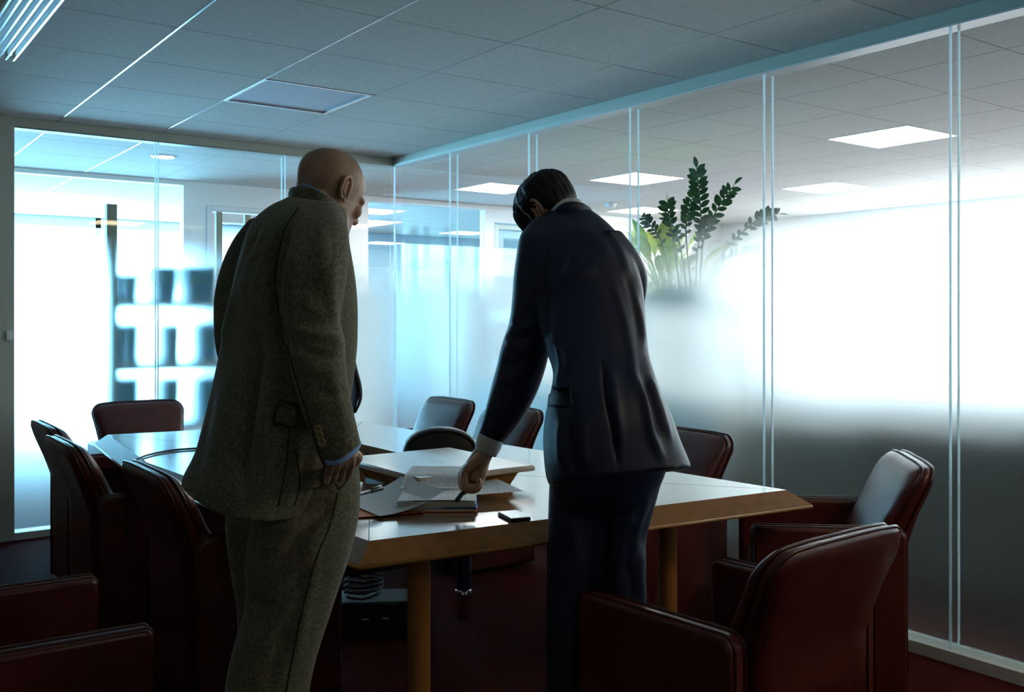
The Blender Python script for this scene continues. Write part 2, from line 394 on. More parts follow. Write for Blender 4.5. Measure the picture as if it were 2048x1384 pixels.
def make_chair(name, label):
    t = thing(name, label, 'chair', (0, 0, 0))
    # arms: upholstered slabs to the floor
    for s in (-1, 1):
        pr = [(-.235, .02), (-.235, ARM_H-.035)]
        for k in range(1, 6): a = PI-PI/2*k/5; pr.append((-.20+.035*math.cos(a), ARM_H-.035+.035*math.sin(a)))
        for k in range(0, 6): a = PI/2-PI/2*k/5; pr.append((.245+.02*math.cos(a), ARM_H-.025+.02*math.sin(a)))
        pr.append((.265, .02))
        b = nb(); n = len(pr)
        xa, xb = s*.232, s*.300
        A = [b.verts.new((xa, y, z)) for y, z in pr]; B = [b.verts.new((xb, y, z)) for y, z in pr]
        b.faces.new(A); b.faces.new(B[::-1])
        for i in range(n): b.faces.new((A[i], A[(i+1) % n], B[(i+1) % n], B[i]))
        arm = obj('armrest', b, 'leather', t, bevel=.012, seg=3)
        for xx in (s*.283, s*.249):
            b = nb(); P = [(xx, y+(-.001 if y < 0 else .001), z+.001) for y, z in pr]
            tube(b, P, .004, 6); obj('piping', b, 'piping', arm, smooth=True)
    # seat
    b = nb(); bx(b, -.228, .228, -.16, .25, .30, .43); s_ = obj('seat', b, 'leather', t, bevel=.035, seg=4)
    b = nb(); bx(b, -.228, .228, -.15, .235, .06, .30); obj('seat_base', b, 'leather', t, bevel=.008)
    # backrest
    L = back_outline(); mL = len(L); out = L+[(.12-.04*k, TOP+.004) for k in range(1, 6)]+[(-x, z) for x, z in L[::-1]]
    rows = []
    # rear shell: outline offset in y with crowned middle
    def shell(y_off, inset, z_lo):
        return [(x*(1-inset*4), max(z, z_lo)-inset*(1 if z > .6 else 0), y_off) for x, z in out]
    prof = [(-.000, .030), (-.006, .014), (-.018, .004), (-.030, .0), (-.034, .007), (-.040, .0), (-.075, .0), (-.082, .007), (-.088, 0), (-.11, .004), (-.125, .018), (-.132, .045)]
    b = nb(); rings = []
    for yo, ins in prof:
        yo = -yo-.225-.01
        ring = []
        for x, z in out:
            zz = z-(ins if z > .6 else 0); sx = max(-1, min(1, x/.12))
            w = min(1, max(0, (z-.54)/.1))
            xx = x-sx*ins*w-(0 if w > 0 else sx*.0)
            fy = recline(zz)-thin(yo, zz)
            if yo > -.16:   # the front cushion face starts above the seat
                zz = max(zz, .36)
            ring.append(b.verts.new((xx, yo+fy, zz)))
        rings.append(ring)
    n = len(out)
    for A, B in zip(rings, rings[1:]):
        for i in range(n): b.faces.new((A[i], A[(i+1) % n], B[(i+1) % n], B[i]))
    def cap(ring, sgn):
        zt = max(v.co.z for v in ring)
        # fill with horizontal strips: pair left and right
        for i in range(mL-1):
            a, c = ring[i], ring[i+1]; d, e = ring[n-2-i], ring[n-1-i]
            K = 6; prev = None
            rowA = [a]; rowB = [c]
            for k in range(1, K):
                f = k/K; bulge = sgn*.014*math.sin(PI*f)
                zf = min(1, max(0, (a.co.z-.3)/.3))*min(1, max(0, (zt-a.co.z-.006)/.1)); zg = min(1, max(0, (c.co.z-.3)/.3))*min(1, max(0, (zt-c.co.z-.006)/.1))
                p = a.co.lerp(e.co, f); p.y += bulge*zf; q = c.co.lerp(d.co, f); q.y += bulge*zg
                rowA.append(b.verts.new(p)); rowB.append(b.verts.new(q))
            rowA.append(e); rowB.append(d)
            if i == mL-2:
                for q in rowB[1:-1]: b.verts.remove(q)
                rowB = ring[mL-1:mL+6]
            for k in range(K):
                try: b.faces.new((rowA[k], rowA[k+1], rowB[k+1], rowB[k]))
                except Exception: pass
    cap(rings[0], 0.4); cap(rings[-1], 1)
    bmesh.ops.remove_doubles(b, verts=b.verts, dist=.00002)
    bk = obj('backrest', b, 'leather', t, smooth=True)
    for yo in (-.030, -.085):
        y0 = -yo-.225-.01
        P = [(x*1.004, y0+recline(z)-thin(y0, z), z+.001) for x, z in out if z > .5]
        bb = nb(); tube(bb, P, .0045, 6); obj('piping', bb, 'piping', bk, smooth=True)
    return t
chair0 = make_chair('conference_armchair', 'oxblood leather armchair in the right foreground, its back to the viewer')
G = 'oxblood leather armchairs round the conference table'
chair0['group'] = G
chair0.location = (1.935, 1.69, 0); chair0.rotation_euler = (0, 0, math.radians(2.5))
CH = [(3.00, 2.20, 45, 'leather armchair at the table\'s right corner, turned half towards the table'),
      (2.87, 3.03, 90, 'leather armchair by the right glass wall, just right of the leaning man'),
      (2.87, 4.35, 90, 'leather armchair showing between the leaning man\'s arm and his jacket'),
      (2.87, 5.01, 90, 'leather armchair between the two men, far end of the right side'),
      (1.58, 5.63, 180, 'leather armchair alone at the far end of the table, facing the viewer'),
      (1.22, 5.00, -90, 'leather armchair farthest back on the left side, mostly hidden by the next'),
      (1.16, 4.31, -90, 'leather armchair second from the back on the left side of the table'),
      (1.24, 3.37, -90, 'leather armchair on the left side, partly behind the brown tweed jacket'),
      (.38, 2.585, -90, 'leather armchair cut off by the lower left corner, only its two arms showing')]
for x, y, r, l in CH: dup(chair0, (x, y, 0), math.radians(r), l, G)

# ------------------------------------------------------------------ conference table
TZ = .74
outer = [(1.11, 2.17), (2.67, 1.99), (2.47, 4.74), (1.12, 4.98), (1.02, 3.9)]
def inset(poly, d):
    n = len(poly); out = []
    for i in range(n):
        p0, p1, p2 = Vector(poly[i-1]), Vector(poly[i]), Vector(poly[(i+1) % n])
        a = (p1-p0).normalized(); c = (p2-p1).normalized(); na = Vector((-a.y, a.x)); nc = Vector((-c.y, c.x))
        m = (na+nc).normalized(); out.append(tuple(p1+m*d/max(.3, m.dot(na))))
    return out
inn = inset(outer, .052)
hole_ = [(1.55, 2.95), (2.0, 2.9), (2.0, 4.1), (1.5, 4.15)]
tab = thing('conference_table', 'large pale brown veneered conference table with wide sloped leather edge and open middle', 'table', (1.85, 3.4, 0))
def TP(bm): bmesh.ops.translate(bm, verts=bm.verts, vec=(-1.85, -3.4, 0))
# top: slab with opening, built by bridging quads
from mathutils.geometry import tessellate_polygon
def slab(poly, hole, z0, z1):
    b = nb()
    for z, fl in ((z1, False), (z0, True)):
        V = [[Vector((*p, z)) for p in poly], [Vector((*p, z)) for p in hole]]
        tr = tessellate_polygon(V); vs = [b.verts.new(v) for l in V for v in l]
        for t_ in tr:
            b.faces.new([vs[i] for i in t_])
    b.verts.ensure_lookup_table(); n, m = len(poly), len(hole)
    for off, k in ((0, n), (n, m)):
        for i in range(k):
            a, c = off+i, off+(i+1) % k; N_ = n+m
            b.faces.new((b.verts[a], b.verts[c], b.verts[N_+c], b.verts[N_+a]))
    return b
b = slab(inn, hole_, TZ-.035, TZ); TP(b); top = obj('table_top', b, 'wood', tab)
b = nb()
n = len(outer); 
for i in range(n):
    j = (i+1) % n; g = .0006
    vs = [b.verts.new(q) for q in ((*inn[i], TZ), (*inn[j], TZ), (*outer[j], TZ-.045), (*outer[i], TZ-.045), (*outer[j], TZ-.056), (*outer[i], TZ-.056), (*inn[j], TZ-.056), (*inn[i], TZ-.056))]
    for f in ((0, 1, 2, 3), (3, 2, 4, 5), (5, 4, 6, 7)): b.faces.new([vs[k] for k in f])
TP(b); ed = obj('sloped_edge', b, 'edge', tab)
# lip under the slope and the thin mitre seams
b = nb()
P = [Vector((*p, TZ-.052)) for p in outer]
for i in range(n): tube(b, [P[i], P[(i+1) % n]], .006, 8)
TP(b); obj('edge_lip', b, mat('lip', (.42, .2, .05), .35), tab, smooth=True)
for i, q in enumerate(((1.55, 2.95), (2.0, 2.9), (2.0, 4.1), (1.5, 4.15))):
    b = nb(); o_ = Vector(inn[i]); q = Vector(q); dd = (q-o_).normalized(); nn = Vector((-dd.y, dd.x))*.0012
    vs = [b.verts.new((*(o_+nn), TZ+.0004)), b.verts.new((*(q+nn), TZ+.0004)), b.verts.new((*(q-nn), TZ+.0004)), b.verts.new((*(o_-nn), TZ+.0004))]; b.faces.new(vs)
    TP(b); obj('mitre_seam', b, bpy.data.materials.get('mitre') or mat('mitre', (.14, .07, .03), .5), top)
def leg(px, d, m='legwood', r=.031, ferr=False):
    p = at(px, 900, d); x, y = p.x-1.85, p.y-3.4
    b = nb(); lathe(b, [(r, .12 if ferr else .0), (r, TZ-.05)], (x, y, 0), 28); o = obj('leg', b, m, tab, smooth=False, bevel=.002)
    if ferr:
        b = nb(); lathe(b, [(r*.72, 0), (r*.8, .01), (r*1.08, .10), (r*1.1, .125), (r*.95, .13)], (x, y, 0), 28); obj('ferrule', b, 'chrome', o, smooth=True)
    return o
leg(838, 2.62); leg(927, 4.2, 'steel', .033, True); leg(1335, 3.15)
for x, y in ((1.3, 4.7), (2.3, 4.5)):
    p = Vector((x, y)); b = nb(); lathe(b, [(.031, 0), (.031, TZ-.05)], (x-1.85, y-3.4, 0), 28); obj('leg', b, 'legwood', tab, bevel=.002)
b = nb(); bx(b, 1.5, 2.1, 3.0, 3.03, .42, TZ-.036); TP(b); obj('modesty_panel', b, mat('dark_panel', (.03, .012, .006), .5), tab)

# raised board in the middle opening
rb = thing('raised_board', 'pale square wooden board raised above the middle of the table, behind the papers', 'board', (1.78, 2.89, TZ))
b = nb(); vs = bx(b, -.235, .225, -.275, .275, .047, .067); bdo = obj('board', b, nz(mat('board_top', (.5, .42, .36), .28, coat=.5), 6, (.5, .4, .32), (.58, .5, .42), stretch=(8, 1, 1)), rb, bevel=.006)
b = nb(); prism(b, [(-.18, -.21), (.13, -.25), (.19, .2), (-.18, .2)], .001, .045, [(-.2, -.25), (.16, -.26), (.2, .2), (-.2, .2)]); obj('support', b, 'edge', rb)
# black rounded case behind it
cs_ = thing('desk_case', 'black rounded case standing behind the raised board on the table', 'case', (2.09, 3.37, TZ))
b = nb(); pr = []
for k in range(15):
    a = PI*k/14; pr.append((.155*math.cos(a), .118*math.sin(a)**.75))
ring = []
for yy, s_ in ((-.05, .9), (-.043, .97), (-.03, 1), (.03, 1), (.043, .97), (.05, .9)):
    ring.append([b.verts.new((p*s_, yy, q*s_+.0015)) for p, q in pr])
for A, B in zip(ring, ring[1:]):
    for k in range(len(pr)): b.faces.new((A[k], A[(k+1) % len(pr)], B[(k+1) % len(pr)], B[k]))
b.faces.new(ring[0]); b.faces.new(ring[-1][::-1]); obj('shell', b, 'black', cs_, smooth=False, bevel=.004)
b = nb(); tube(b, [(p*.93, -.052, q*.93+.001) for p, q in pr], .005, 8); obj('rim', b, 'rubber', cs_, smooth=True)
cs_.rotation_euler.z = -YAW+.15

# ------------------------------------------------------------------ papers, pens, phone
def ptext(name, seed, cols=1, dens=.55):
    """printed page: lines of small dark marks in ink"""
    m = mat(name, (.84, .86, .87), .7); nt = m.node_tree; N = nt.nodes; L = nt.links; bs = N['Principled BSDF']
    tc = N.new('ShaderNodeTexCoord'); sep = N.new('ShaderNodeSeparateXYZ'); L.new(tc.outputs['Object'], sep.inputs[0])
    def mth(op, a, bv=None, c=None):
        n = N.new('ShaderNodeMath'); n.operation = op
        for i, v in enumerate((a, bv, c)):
            if v is None: continue
            if hasattr(v, 'links') or hasattr(v, 'is_linked'): L.new(v, n.inputs[i])
            else: n.inputs[i].default_value = v
        return n.outputs[0]
    row = mth('FRACT', mth('MULTIPLY', sep.outputs[1], 85.0)); rowm = mth('LESS_THAN', row, .42)
    nn = N.new('ShaderNodeTexNoise'); nn.inputs['Scale'].default_value = 1; nn.inputs['Detail'].default_value = 1
    cmb = N.new('ShaderNodeCombineXYZ'); L.new(mth('MULTIPLY', sep.outputs[0], 420.0), cmb.inputs[0]); L.new(mth('MULTIPLY', mth('FLOOR', mth('MULTIPLY', sep.outputs[1], 85.0)), 7.31), cmb.inputs[1]); cmb.inputs[2].default_value = seed
    L.new(cmb.outputs[0], nn.inputs['Vector']); wd = mth('GREATER_THAN', nn.outputs[0], 1-dens)
    mx = mth('ABSOLUTE', sep.outputs[0]); inx = mth('LESS_THAN', mx, .085); my = mth('LESS_THAN', mth('ABSOLUTE', sep.outputs[1]), .125)
    k = mth('MULTIPLY', mth('MULTIPLY', rowm, wd), mth('MULTIPLY', inx, my))
    mixn = N.new('ShaderNodeMix'); mixn.data_type = 'RGBA'; mixn.inputs[6].default_value = (.84, .86, .87, 1); mixn.inputs[7].default_value = (.27, .29, .32, 1)
    L.new(k, mixn.inputs[0]); L.new(mixn.outputs[2], bs.inputs['Base Color']); return m
def sheet(name, label, c, rz, w=.21, h=.297, z=TZ, curl=None, m='paper', thick=.0004, cat='sheet of paper', parent=None):
    b = nb(); nx, ny = 12, 16; g = [[], []]
    for s in (0, 1):
        for j in range(ny+1):
            for i in range(nx+1):
                x = (i/nx-.5)*w; y = (j/ny-.5)*h; zz = curl(i/nx, j/ny) if curl else 0
                g[s].append(b.verts.new((x, y, zz+.0006+s*thick)))
    W = nx+1
    for j in range(ny):
        for i in range(nx):
            a = j*W+i; b.faces.new([g[1][k] for k in (a, a+1, a+W+1, a+W)]); b.faces.new([g[0][k] for k in (a+W, a+W+1, a+1, a)])
    edge = [i for i in range(W)]+[j*W+nx for j in range(1, ny+1)]+[ny*W+i for i in range(nx-1, -1, -1)]+[j*W for j in range(ny-1, 0, -1)]
    for p, q in zip(edge, edge[1:]+edge[:1]): b.faces.new((g[0][p], g[0][q], g[1][q], g[1][p]))
    o = obj(name, b, m, parent, smooth=False); o.data.shade_smooth()
    try: o.data.set_sharp_from_angle(angle=math.radians(50))
    except Exception: pass
    o.location = (c[0], c[1], z); o.rotation_euler.z = rz
    if not parent: tag(o, label, cat)
    return o
def onz(px, py, z):
    d = (CAMZ-z)*F_PX/(py-HZ); return at(px, py, d)
PRT = ptext('printed_page', 3.0); PRT2 = ptext('printed_page_sparse', 9.0, dens=.5)
st = onz(878, 1008, TZ); RZ = -YAW+.02
stack = thing('document_file', 'thick stack of printed papers with blue dividers under the pointing hand', 'document file', (st.x, st.y, TZ), RZ)
b = nb(); random.seed(4)
z = .004
for k in range(9):
    dx, dy = random.uniform(-.004, .004), random.uniform(-.004, .004); h_ = random.uniform(.0022, .0042)
    bx(b, -.118+dx, .112+dx, -.125+dy, .15+dy, z, z+h_*.8); z += h_
obj('papers', b, 'paper', stack)
b = nb(); bx(b, -.128, .118, -.128, .152, .0015, .004); obj('folder_back', b, mat('orange_card', (.75, .2, .04), .6), stack)
b = nb(); bx(b, -.121, .116, -.1275, .15, .0075, .0095); bx(b, .02, .121, -.130, .14, .013, .0145); obj('divider', b, mat('blue_card', (.03, .10, .35), .5), stack)
b = nb(); bx(b, .1185, .126, .10, .112, .016, .018); obj('index_tab', b, mat('red_tab', (.7, .03, .03), .5), stack)
ZS = TZ+z+.001
sheet('printed_sheet', 'printed page on top of the stack, the pen resting on it', (st.x, st.y), RZ, .225, .27, ZS, lambda u, v: .003*math.sin(u*3)+.004*v*v, PRT2)
p = onz(872, 955, TZ+.055)
sheet('printed_sheet', 'densely printed page lying askew behind the stack, left of the hand', (p.x, p.y), RZ-.06, .19, .27, ZS+.004, lambda u, v: .006+(TZ+.0635-ZS-.004)*(lambda t: t*t*(3-2*t))(min(1, v/.42)), PRT)
p = onz(958, 985, TZ+.02)
sheet('printed_sheet', 'page sticking out to the right under the hand with a lifted corner', (p.x+.02, p.y+.02), RZ+.35, .20, .24, ZS-.004, lambda u, v: .012*u*u*(v)-.012*v+.002, PRT2)
p = onz(782, 1000, TZ+.02)
sheet('blank_sheet', 'white sheet curling up towards the stack, left of the printed pages', (p.x, p.y), RZ+.55, .21, .29, TZ+.006, lambda u, v: .052*u**2.2+.002, 'paper')
p = onz(760, 1020, TZ)
sheet('folder_flap', 'orange folder under the white sheet beside the tweed jacket', (p.x, p.y), RZ+.32, .22, .20, TZ+.0005, lambda u, v: .002+.002*u, bpy.data.materials['orange_card'], .0012, cat='folder')
# phone
p = onz(1028, 1030, TZ+.008)
ph = thing('mobile_phone', 'flat black mobile phone lying on the table beside the navy trousers', 'phone', (p.x, p.y, TZ), -YAW+.38)
ph.scale = (.86, .86, .62)
b = nb(); bx(b, -.036, .036, -.062, .062, .0008, .013); obj('case', b, 'black', ph, bevel=.004)
b = nb(); bx(b, -.034, .034, -.06, .06, .0135, .0165); obj('body', b, mat('phone_body', (.02, .02, .022), .2), ph, bevel=.0012)
b = nb(); bx(b, -.032, .032, -.054, .058, .0166, .0169); obj('screen', b, mat('phone_glass', (.16, .2, .22), .06, coat=1), ph)
# pen on the table
def make_pen(name, label, A, B, r=.0055):
    A, B = Vector(A), Vector(B); d = (B-A).normalized(); L_ = (B-A).length
    t = thing(name, label, 'pen', A)
    b = nb(); tube(b, [d*0, d*.008, d*.02, d*(L_*.62)], [r*.25, r*.55, r, r], 12); obj('barrel', b, 'black', t, smooth=True)
    b = nb(); tube(b, [d*(L_*.62), d*(L_*.63), d*(L_-.004), d*L_], [r*1.05, r*1.2, r*1.15, r*.8], 12); c = obj('cap', b, 'black', t, smooth=True)
    n = Vector((0, 0, 1)); n = (n-d*n.dot(d)).normalized()*r*1.6
    b = nb(); tube(b, [d*(L_*.97)+n*.7, d*(L_*.96)+n, d*(L_*.68)+n], r*.22, 8); obj('clip', b, 'chrome', c, smooth=True)
    return t
a, c = onz(700, 993, TZ+.046), onz(765, 976, TZ+.046)
make_pen('ballpoint_pen', 'black pen lying on the table just right of the tweed trousers', a, c, .006)

# cable across the left side of the table
b = nb(); pts = [at(395, 907, 4.15), at(350, 906, 4.1), at(310, 908, 4.0), at(285, 914, 3.9)]
for q in pts: q.z = TZ+.005
e = pts[-1]; pts += [Vector((1.04, e.y-.08, TZ-.0)), Vector((1.005, e.y-.12, TZ-.06)), Vector((1.00, e.y-.1, TZ-.22)), Vector((1.06, e.y-.02, .34)), Vector((1.2, e.y-.05, .06)), Vector((1.3, e.y-.2, .008))]
tube(b, crm(pts, 8), .0045, 8); tag(obj('power_cable', b, 'rubber', smooth=True), 'thin black cable running over the left table edge to the floor', 'cable')
# cable tangle and box under the table
bxo = thing('floor_junction_box', 'dark equipment box with cables on the floor under the table', 'box', (1.92, 3.62, 0), -.5)
b = nb(); prism(b, [(-.16, -.12), (.16, -.12), (.16, .12), (-.16, .12)], 0, .14, [(-.14, -.1), (.14, -.1), (.14, .1), (-.14, .1)]); obj('housing', b, 'rubber', bxo, bevel=.01)
b = nb(); bx(b, -.05, -.02, -.118, -.10, .05, .08); obj('socket', b, 'chrome', bxo, bevel=.003); b = nb(); bx(b, .03, .06, -.118, -.10, .05, .08); obj('socket', b, 'chrome', bxo, bevel=.003)
b = nb(); P = []
for k in range(60):
    a = k*.42; P.append(Vector((1.86+.07*math.cos(a)*(1+.2*math.sin(k*.9)), 3.60+.07*math.sin(a), .150+.004*math.sin(k*1.7)+.0014*k)))
P += [Vector((1.84, 3.5, .28)), Vector((1.7, 3.35, .45)), Vector((1.5, 3.2, .60)), Vector((1.45, 3.1, .70))]
tube(b, P, .005, 8); tag(obj('power_cable', b, 'rubber', smooth=True), 'coiled black cable lying on the dark box under the table', 'cable')

# ------------------------------------------------------------------ behind the left glass: open shelf with boxes
SY = 6.66
sh = thing('office_shelf', 'open white shelf unit blurred behind the left frosted glass', 'shelf', (2.0, SY, 0))
def sx(px, y=SY): l = (px-1024)/F_PX; return y*(cs*l+sn)/(-sn*l+cs)
xa, xb = sx(233), sx(445)
for k, zz in enumerate((.55, .95, 1.355)):
    b = nb(); bx(b, xa-2.0, xb-2.0+.12, -.0, .30, zz-.0, zz+.055); obj('shelf_board', b, 'cabwhite', sh)
for xx in (xa-.025, xb+.12):
    b = nb(); bx(b, xx-2.0-.02, xx-2.0+.02, .0, .3, 0, 1.52 if xx > 2 else 1.45); obj('side_panel', b, 'cabwhite', sh)
b = nb(); bx(b, xa-2.0, xb-2.0+.12, .0, .3, 0, .12); obj('plinth', b, 'cabwhite', sh)
def post(px, top_py, w, label, y=SY, bot=0):
    x = sx(px, y); d = sn*x+cs*y; zt = CAMZ+(HZ-top_py)/F_PX*d
    b = nb(); bx(b, x-w/2, x+w/2, y-w/2, y+w/2, bot, zt); return tag(obj('wooden_post', b, 'post', bevel=.003), label, 'post')
post(222, 409, .062, 'tallest grey-beige post at the left end of the shelf behind frosted glass', SY-.06)
post(437, 424, .045, 'beige post at the right end of the shelf, close to the tweed shoulder', SY+.5)
post(494, 430, .045, 'beige post barely showing above the tweed shoulder', SY+.62)
rows = [(1.41, [(235, 276, 548), (304, 348, 533), (364, 428, 534)]), (1.005, [(236, 278, 644), (320, 354, 645), (388, 432, 644)]), (.605, [(232, 278, 752), (318, 354, 752), (390, 432, 752)])]
names = [('top shelf', ['left', 'middle', 'right']), ('second shelf', ['left', 'middle', 'right']), ('lowest shelf', ['left', 'middle', 'right'])]
for (zb, L), (rn, cn) in zip(rows, names):
    for (a, c, ty), q in zip(L, cn):
        y = SY+.02; xA, xB = sx(a, y), sx(c, y); d = sn*xA+cs*y; zt = CAMZ+(HZ-ty)/F_PX*d; w = xB-xA
        t = thing('file_box', 'teal file box on the %s of the blurred shelf, %s of three' % (rn, q), 'file box', ((xA+xB)/2, y+.12, zb), 0, 'teal file boxes on the shelf behind glass')
        h_ = max(.12, zt-zb); b = nb(); prism(b, [(-w*.43, -.12), (w*.43, -.12), (w*.43, .12), (-w*.43, .12)], 0, h_, [(-w/2, -.12), (w/2, -.12), (w/2, .12), (-w/2, .12)])
        obj('box_body', b, 'teal', t, bevel=.004)
        b = nb(); bx(b, -w*.2, w*.2, -.1225, -.1215, h_*.45, h_*.7); obj('label_plate', b, mat('pale_label', (.1, .32, .33), .6), t)

# ------------------------------------------------------------------ behind the right glass: planter cabinet, plants, credenzas
cab = thing('planter_stand', 'pale stand behind the frosted glass carrying the long planter', 'stand', (4.22, 3.62, 0))
for sx_ in (-1, 1):
    for sy_ in (-1, 1): b = nb(); tube(b, [(sx_*.13, sy_*.36, 0), (sx_*.07, sy_*.2, 1.35)], .009, 10); obj('leg', b, 'cabwhite', cab, smooth=True)
b = nb(); bx(b, -.08, .08, -.23, .23, 1.35, 1.37); obj('top', b, 'cabwhite', cab, bevel=.003)
M['cabmid'] = mat('cabinet_grey', (.16, .2, .19), .6)
for k, (y0, y1, x, h, m, l) in enumerate(((.2, 2.05, 4.75, .93, 'cabdark', 'dark low cabinet blurred behind the right-hand glass panes'), (2.1, 2.98, 4.9, .89, 'cabdark', 'dark low cabinet seen blurred through the pane nearest the right edge'), (3.02, 3.7, 4.9, .86, 'cabmid', 'grey low cabinet blurred behind the glass, left of the dark one'), (3.75, 6.2, 4.60, .82, 'cabwhite', 'long pale low cabinet blurred behind the glass to the right of the leaning person'), (-1.9, .15, 4.6, .95, 'cabdark', 'dark low cabinet behind the last pane at the right edge'))):
    t = thing('low_cabinet', l, 'cabinet', (x, (y0+y1)/2, 0)); hw = (y1-y0)/2
    b = nb(); bx(b, -.25, .25, -hw, hw, .05, h-.03); obj('carcass', b, m, t, bevel=.004)
    b = nb(); bx(b, -.27, .26, -hw-.01, hw+.01, h-.03, h); obj('top', b, mat('grey_top', (.12, .14, .13), .5) if m != 'cabwhite' else m, t, bevel=.003)
    b = nb(); bx(b, -.22, .22, -hw+.03, hw-.03, 0, .05); obj('plinth', b, 'black', t)
def leafmesh(bm, base, d, up, L_, W_, fold=.15, bend=.2, nseg=6):
    """one pointed oval leaf with a folded midrib"""
    d = d.normalized(); s = d.cross(up).normalized(); u = s.cross(d).normalized(); prev = None
    for k in range(nseg+1):
        f = k/nseg; w = W_*.5*(math.sin(PI*min(1, f*.97+.03))**.75); c = base+d*L_*f-u*bend*L_*f*f
        row = [bm.verts.new(c-s*w+u*fold*w), bm.verts.new(c), bm.verts.new(c+s*w+u*fold*w)]
        if prev:
            for q in (0, 1): bm.faces.new((prev[q], prev[q+1], row[q+1], row[q]))
        prev = row
M['zz'] = nz(mat('zz_leaf', (.02, .14, .05), .35), 12, (.015, .11, .045), (.035, .19, .06)); M['zzstem'] = mat('zz_stem', (.05, .14, .05), .5)
M['lime'] = nz(mat('lime_leaf', (.3, .5, .05), .45), 8, (.22, .45, .05), (.55, .62, .12)); M['soil'] = mat('soil', (.03, .018, .01), .9)
def trough(name, label, c, hx, hy, z0, z1, m):
    t = thing(name, label, 'planter', (c[0], c[1], z0)); h = z1-z0
    b = nb()
    bx(b, -hx, hx, -hy, hy, 0, .01); bx(b, -hx, -hx+.012, -hy, hy, .01, h); bx(b, hx-.012, hx, -hy, hy, .01, h); bx(b, -hx+.012, hx-.012, -hy, -hy+.012, .01, h); bx(b, -hx+.012, hx-.012, hy-.012, hy, .01, h)
    obj('trough', b, m, t, bevel=.003); b = nb(); bx(b, -hx+.013, hx-.013, -hy+.013, hy-.013, .012, h-.03); obj('soil', b, 'soil', t); return t
PXc = 4.22
d0 = PXc/(cs*((1392-1024)/F_PX)+sn)
bp = at(1392, 575, d0); 
trough('planter', 'slim white trough planter on the stand under the tall dark plant', (PXc, bp.y), .075, .22, 1.37, bp.z-.01, 'cabwhite')
# stems: list of pixel points at the plant's own depth with a depth offset, leaves in pairs
stems = [([(1398, 575), (1404, 500), (1402, 430), (1397, 370), (1393, 335)], 0, 12, 1.0),
         ([(1400, 575), (1408, 480), (1440, 410), (1470, 368)], .04, 10, .95),
         ([(1385, 575), (1372, 470), (1378, 420), (1392, 375)], .08, 11, .85),
         ([(1362, 575), (1345, 470), (1336, 420), (1335, 404)], -.03, 8, .9),
         ([(1345, 572), (1325, 490), (1300, 450), (1283, 432)], -.06, 8, .7),
         ([(1408, 575), (1440, 515), (1490, 460), (1530, 432), (1558, 428)], -.05, 11, .8),
         ([(1410, 575), (1450, 518), (1500, 502), (1545, 498)], .06, 9, .7),
         ([(1375, 575), (1362, 500), (1345, 450), (1325, 430)], .12, 8, .75),
         ([(1392, 575), (1395, 500), (1410, 455), (1425, 430)], -.1, 8, .8)]
zp = thing('potted_zz_plant', 'tall dark green plant with arching leafy stems behind the right glass', 'plant', (bp.x, bp.y, bp.z-.05)); o0 = Vector(zp.location)
random.seed(11)
for pts, dd, nl, sc_ in stems:
    P = []
    for k, (px, py) in enumerate(pts):
        f = k/(len(pts)-1); q = at(px, py, d0+dd*f*1.6); 
        if k == 0: q.z = bp.z-.055
        P.append(q-o0)
    C = crm(P, 10); b = nb(); tube(b, C, [.0065-.0045*i/len(C) for i in range(len(C))], 6)
    s_ = obj('stem', b, 'zzstem', zp, smooth=True); b = nb(); n = len(C)
    for k in range(nl):
        f = .36+.62*k/nl; i = int(f*(n-1)); t_ = (C[min(i+1, n-1)]-C[i-1]).normalized()
        side = RV if abs(t_.dot(RV)) < .8 else ZV
        lat = (side-t_*side.dot(t_)).normalized(); perp = t_.cross(lat)
        for sgn in (-1, 1):
            L_ = (.066+.016*random.random())*sc_*(1-.35*abs(f-.7)/.4); dr_ = (lat*sgn*.85+t_*.6+perp*random.uniform(-.5, .35)).normalized()
            leafmesh(b, C[i]+t_*(.008*sgn), dr_, (perp+ZV*.3), L_, L_*.5, .2, .1)
    dr_ = (C[-1]-C[-3]).normalized(); leafmesh(b, C[-1], dr_, ZV+FV*-.5, .07*sc_, .03*sc_)
    obj('leaves', b, 'zz', s_, smooth=True)
# lime plant further back
p = at(1325, 560, 7.0)
lp = thing('lime_plant', 'yellow-green broad-leaved plant behind the tall dark one, next to the navy shoulder', 'plant', (p.x, p.y, p.z-.15))
o0 = Vector(lp.location); b = nb(); st_ = nb()
for k in range(26):
    a = random.uniform(0, 2*PI); r = random.uniform(.1, .42); h = random.uniform(.15, .5)*(1-.4*r)+.06
    tip = Vector((r*math.cos(a), r*math.sin(a), h)); dirv = (tip.normalized()+ZV*.2)
    tube(st_, crm([(0, 0, 0), tip*.45+ZV*.05, tip*.8], 4), .004, 5); leafmesh(b, tip*.8, dirv, ZV+Vector((.01, .02, 0)), random.uniform(.2, .3), random.uniform(.07, .11), .25, .25)
obj('stems', st_, 'lime', lp, smooth=True); obj('leaves', b, 'lime', lp, smooth=True)
lt = thing('plant_stand', 'pale plant box on the floor under the yellow-green plant', 'planter', (p.x, p.y, 0)); zt_ = p.z-.12
b = nb(); bx(b, -.12, .12, -.12, .12, 0, zt_-.03); bx(b, -.12, -.1, -.12, .12, zt_-.03, zt_); bx(b, .1, .12, -.12, .12, zt_-.03, zt_); bx(b, -.1, .1, -.12, -.1, zt_-.03, zt_); bx(b, -.1, .1, .1, .12, zt_-.03, zt_); obj('box', b, 'cabwhite', lt)
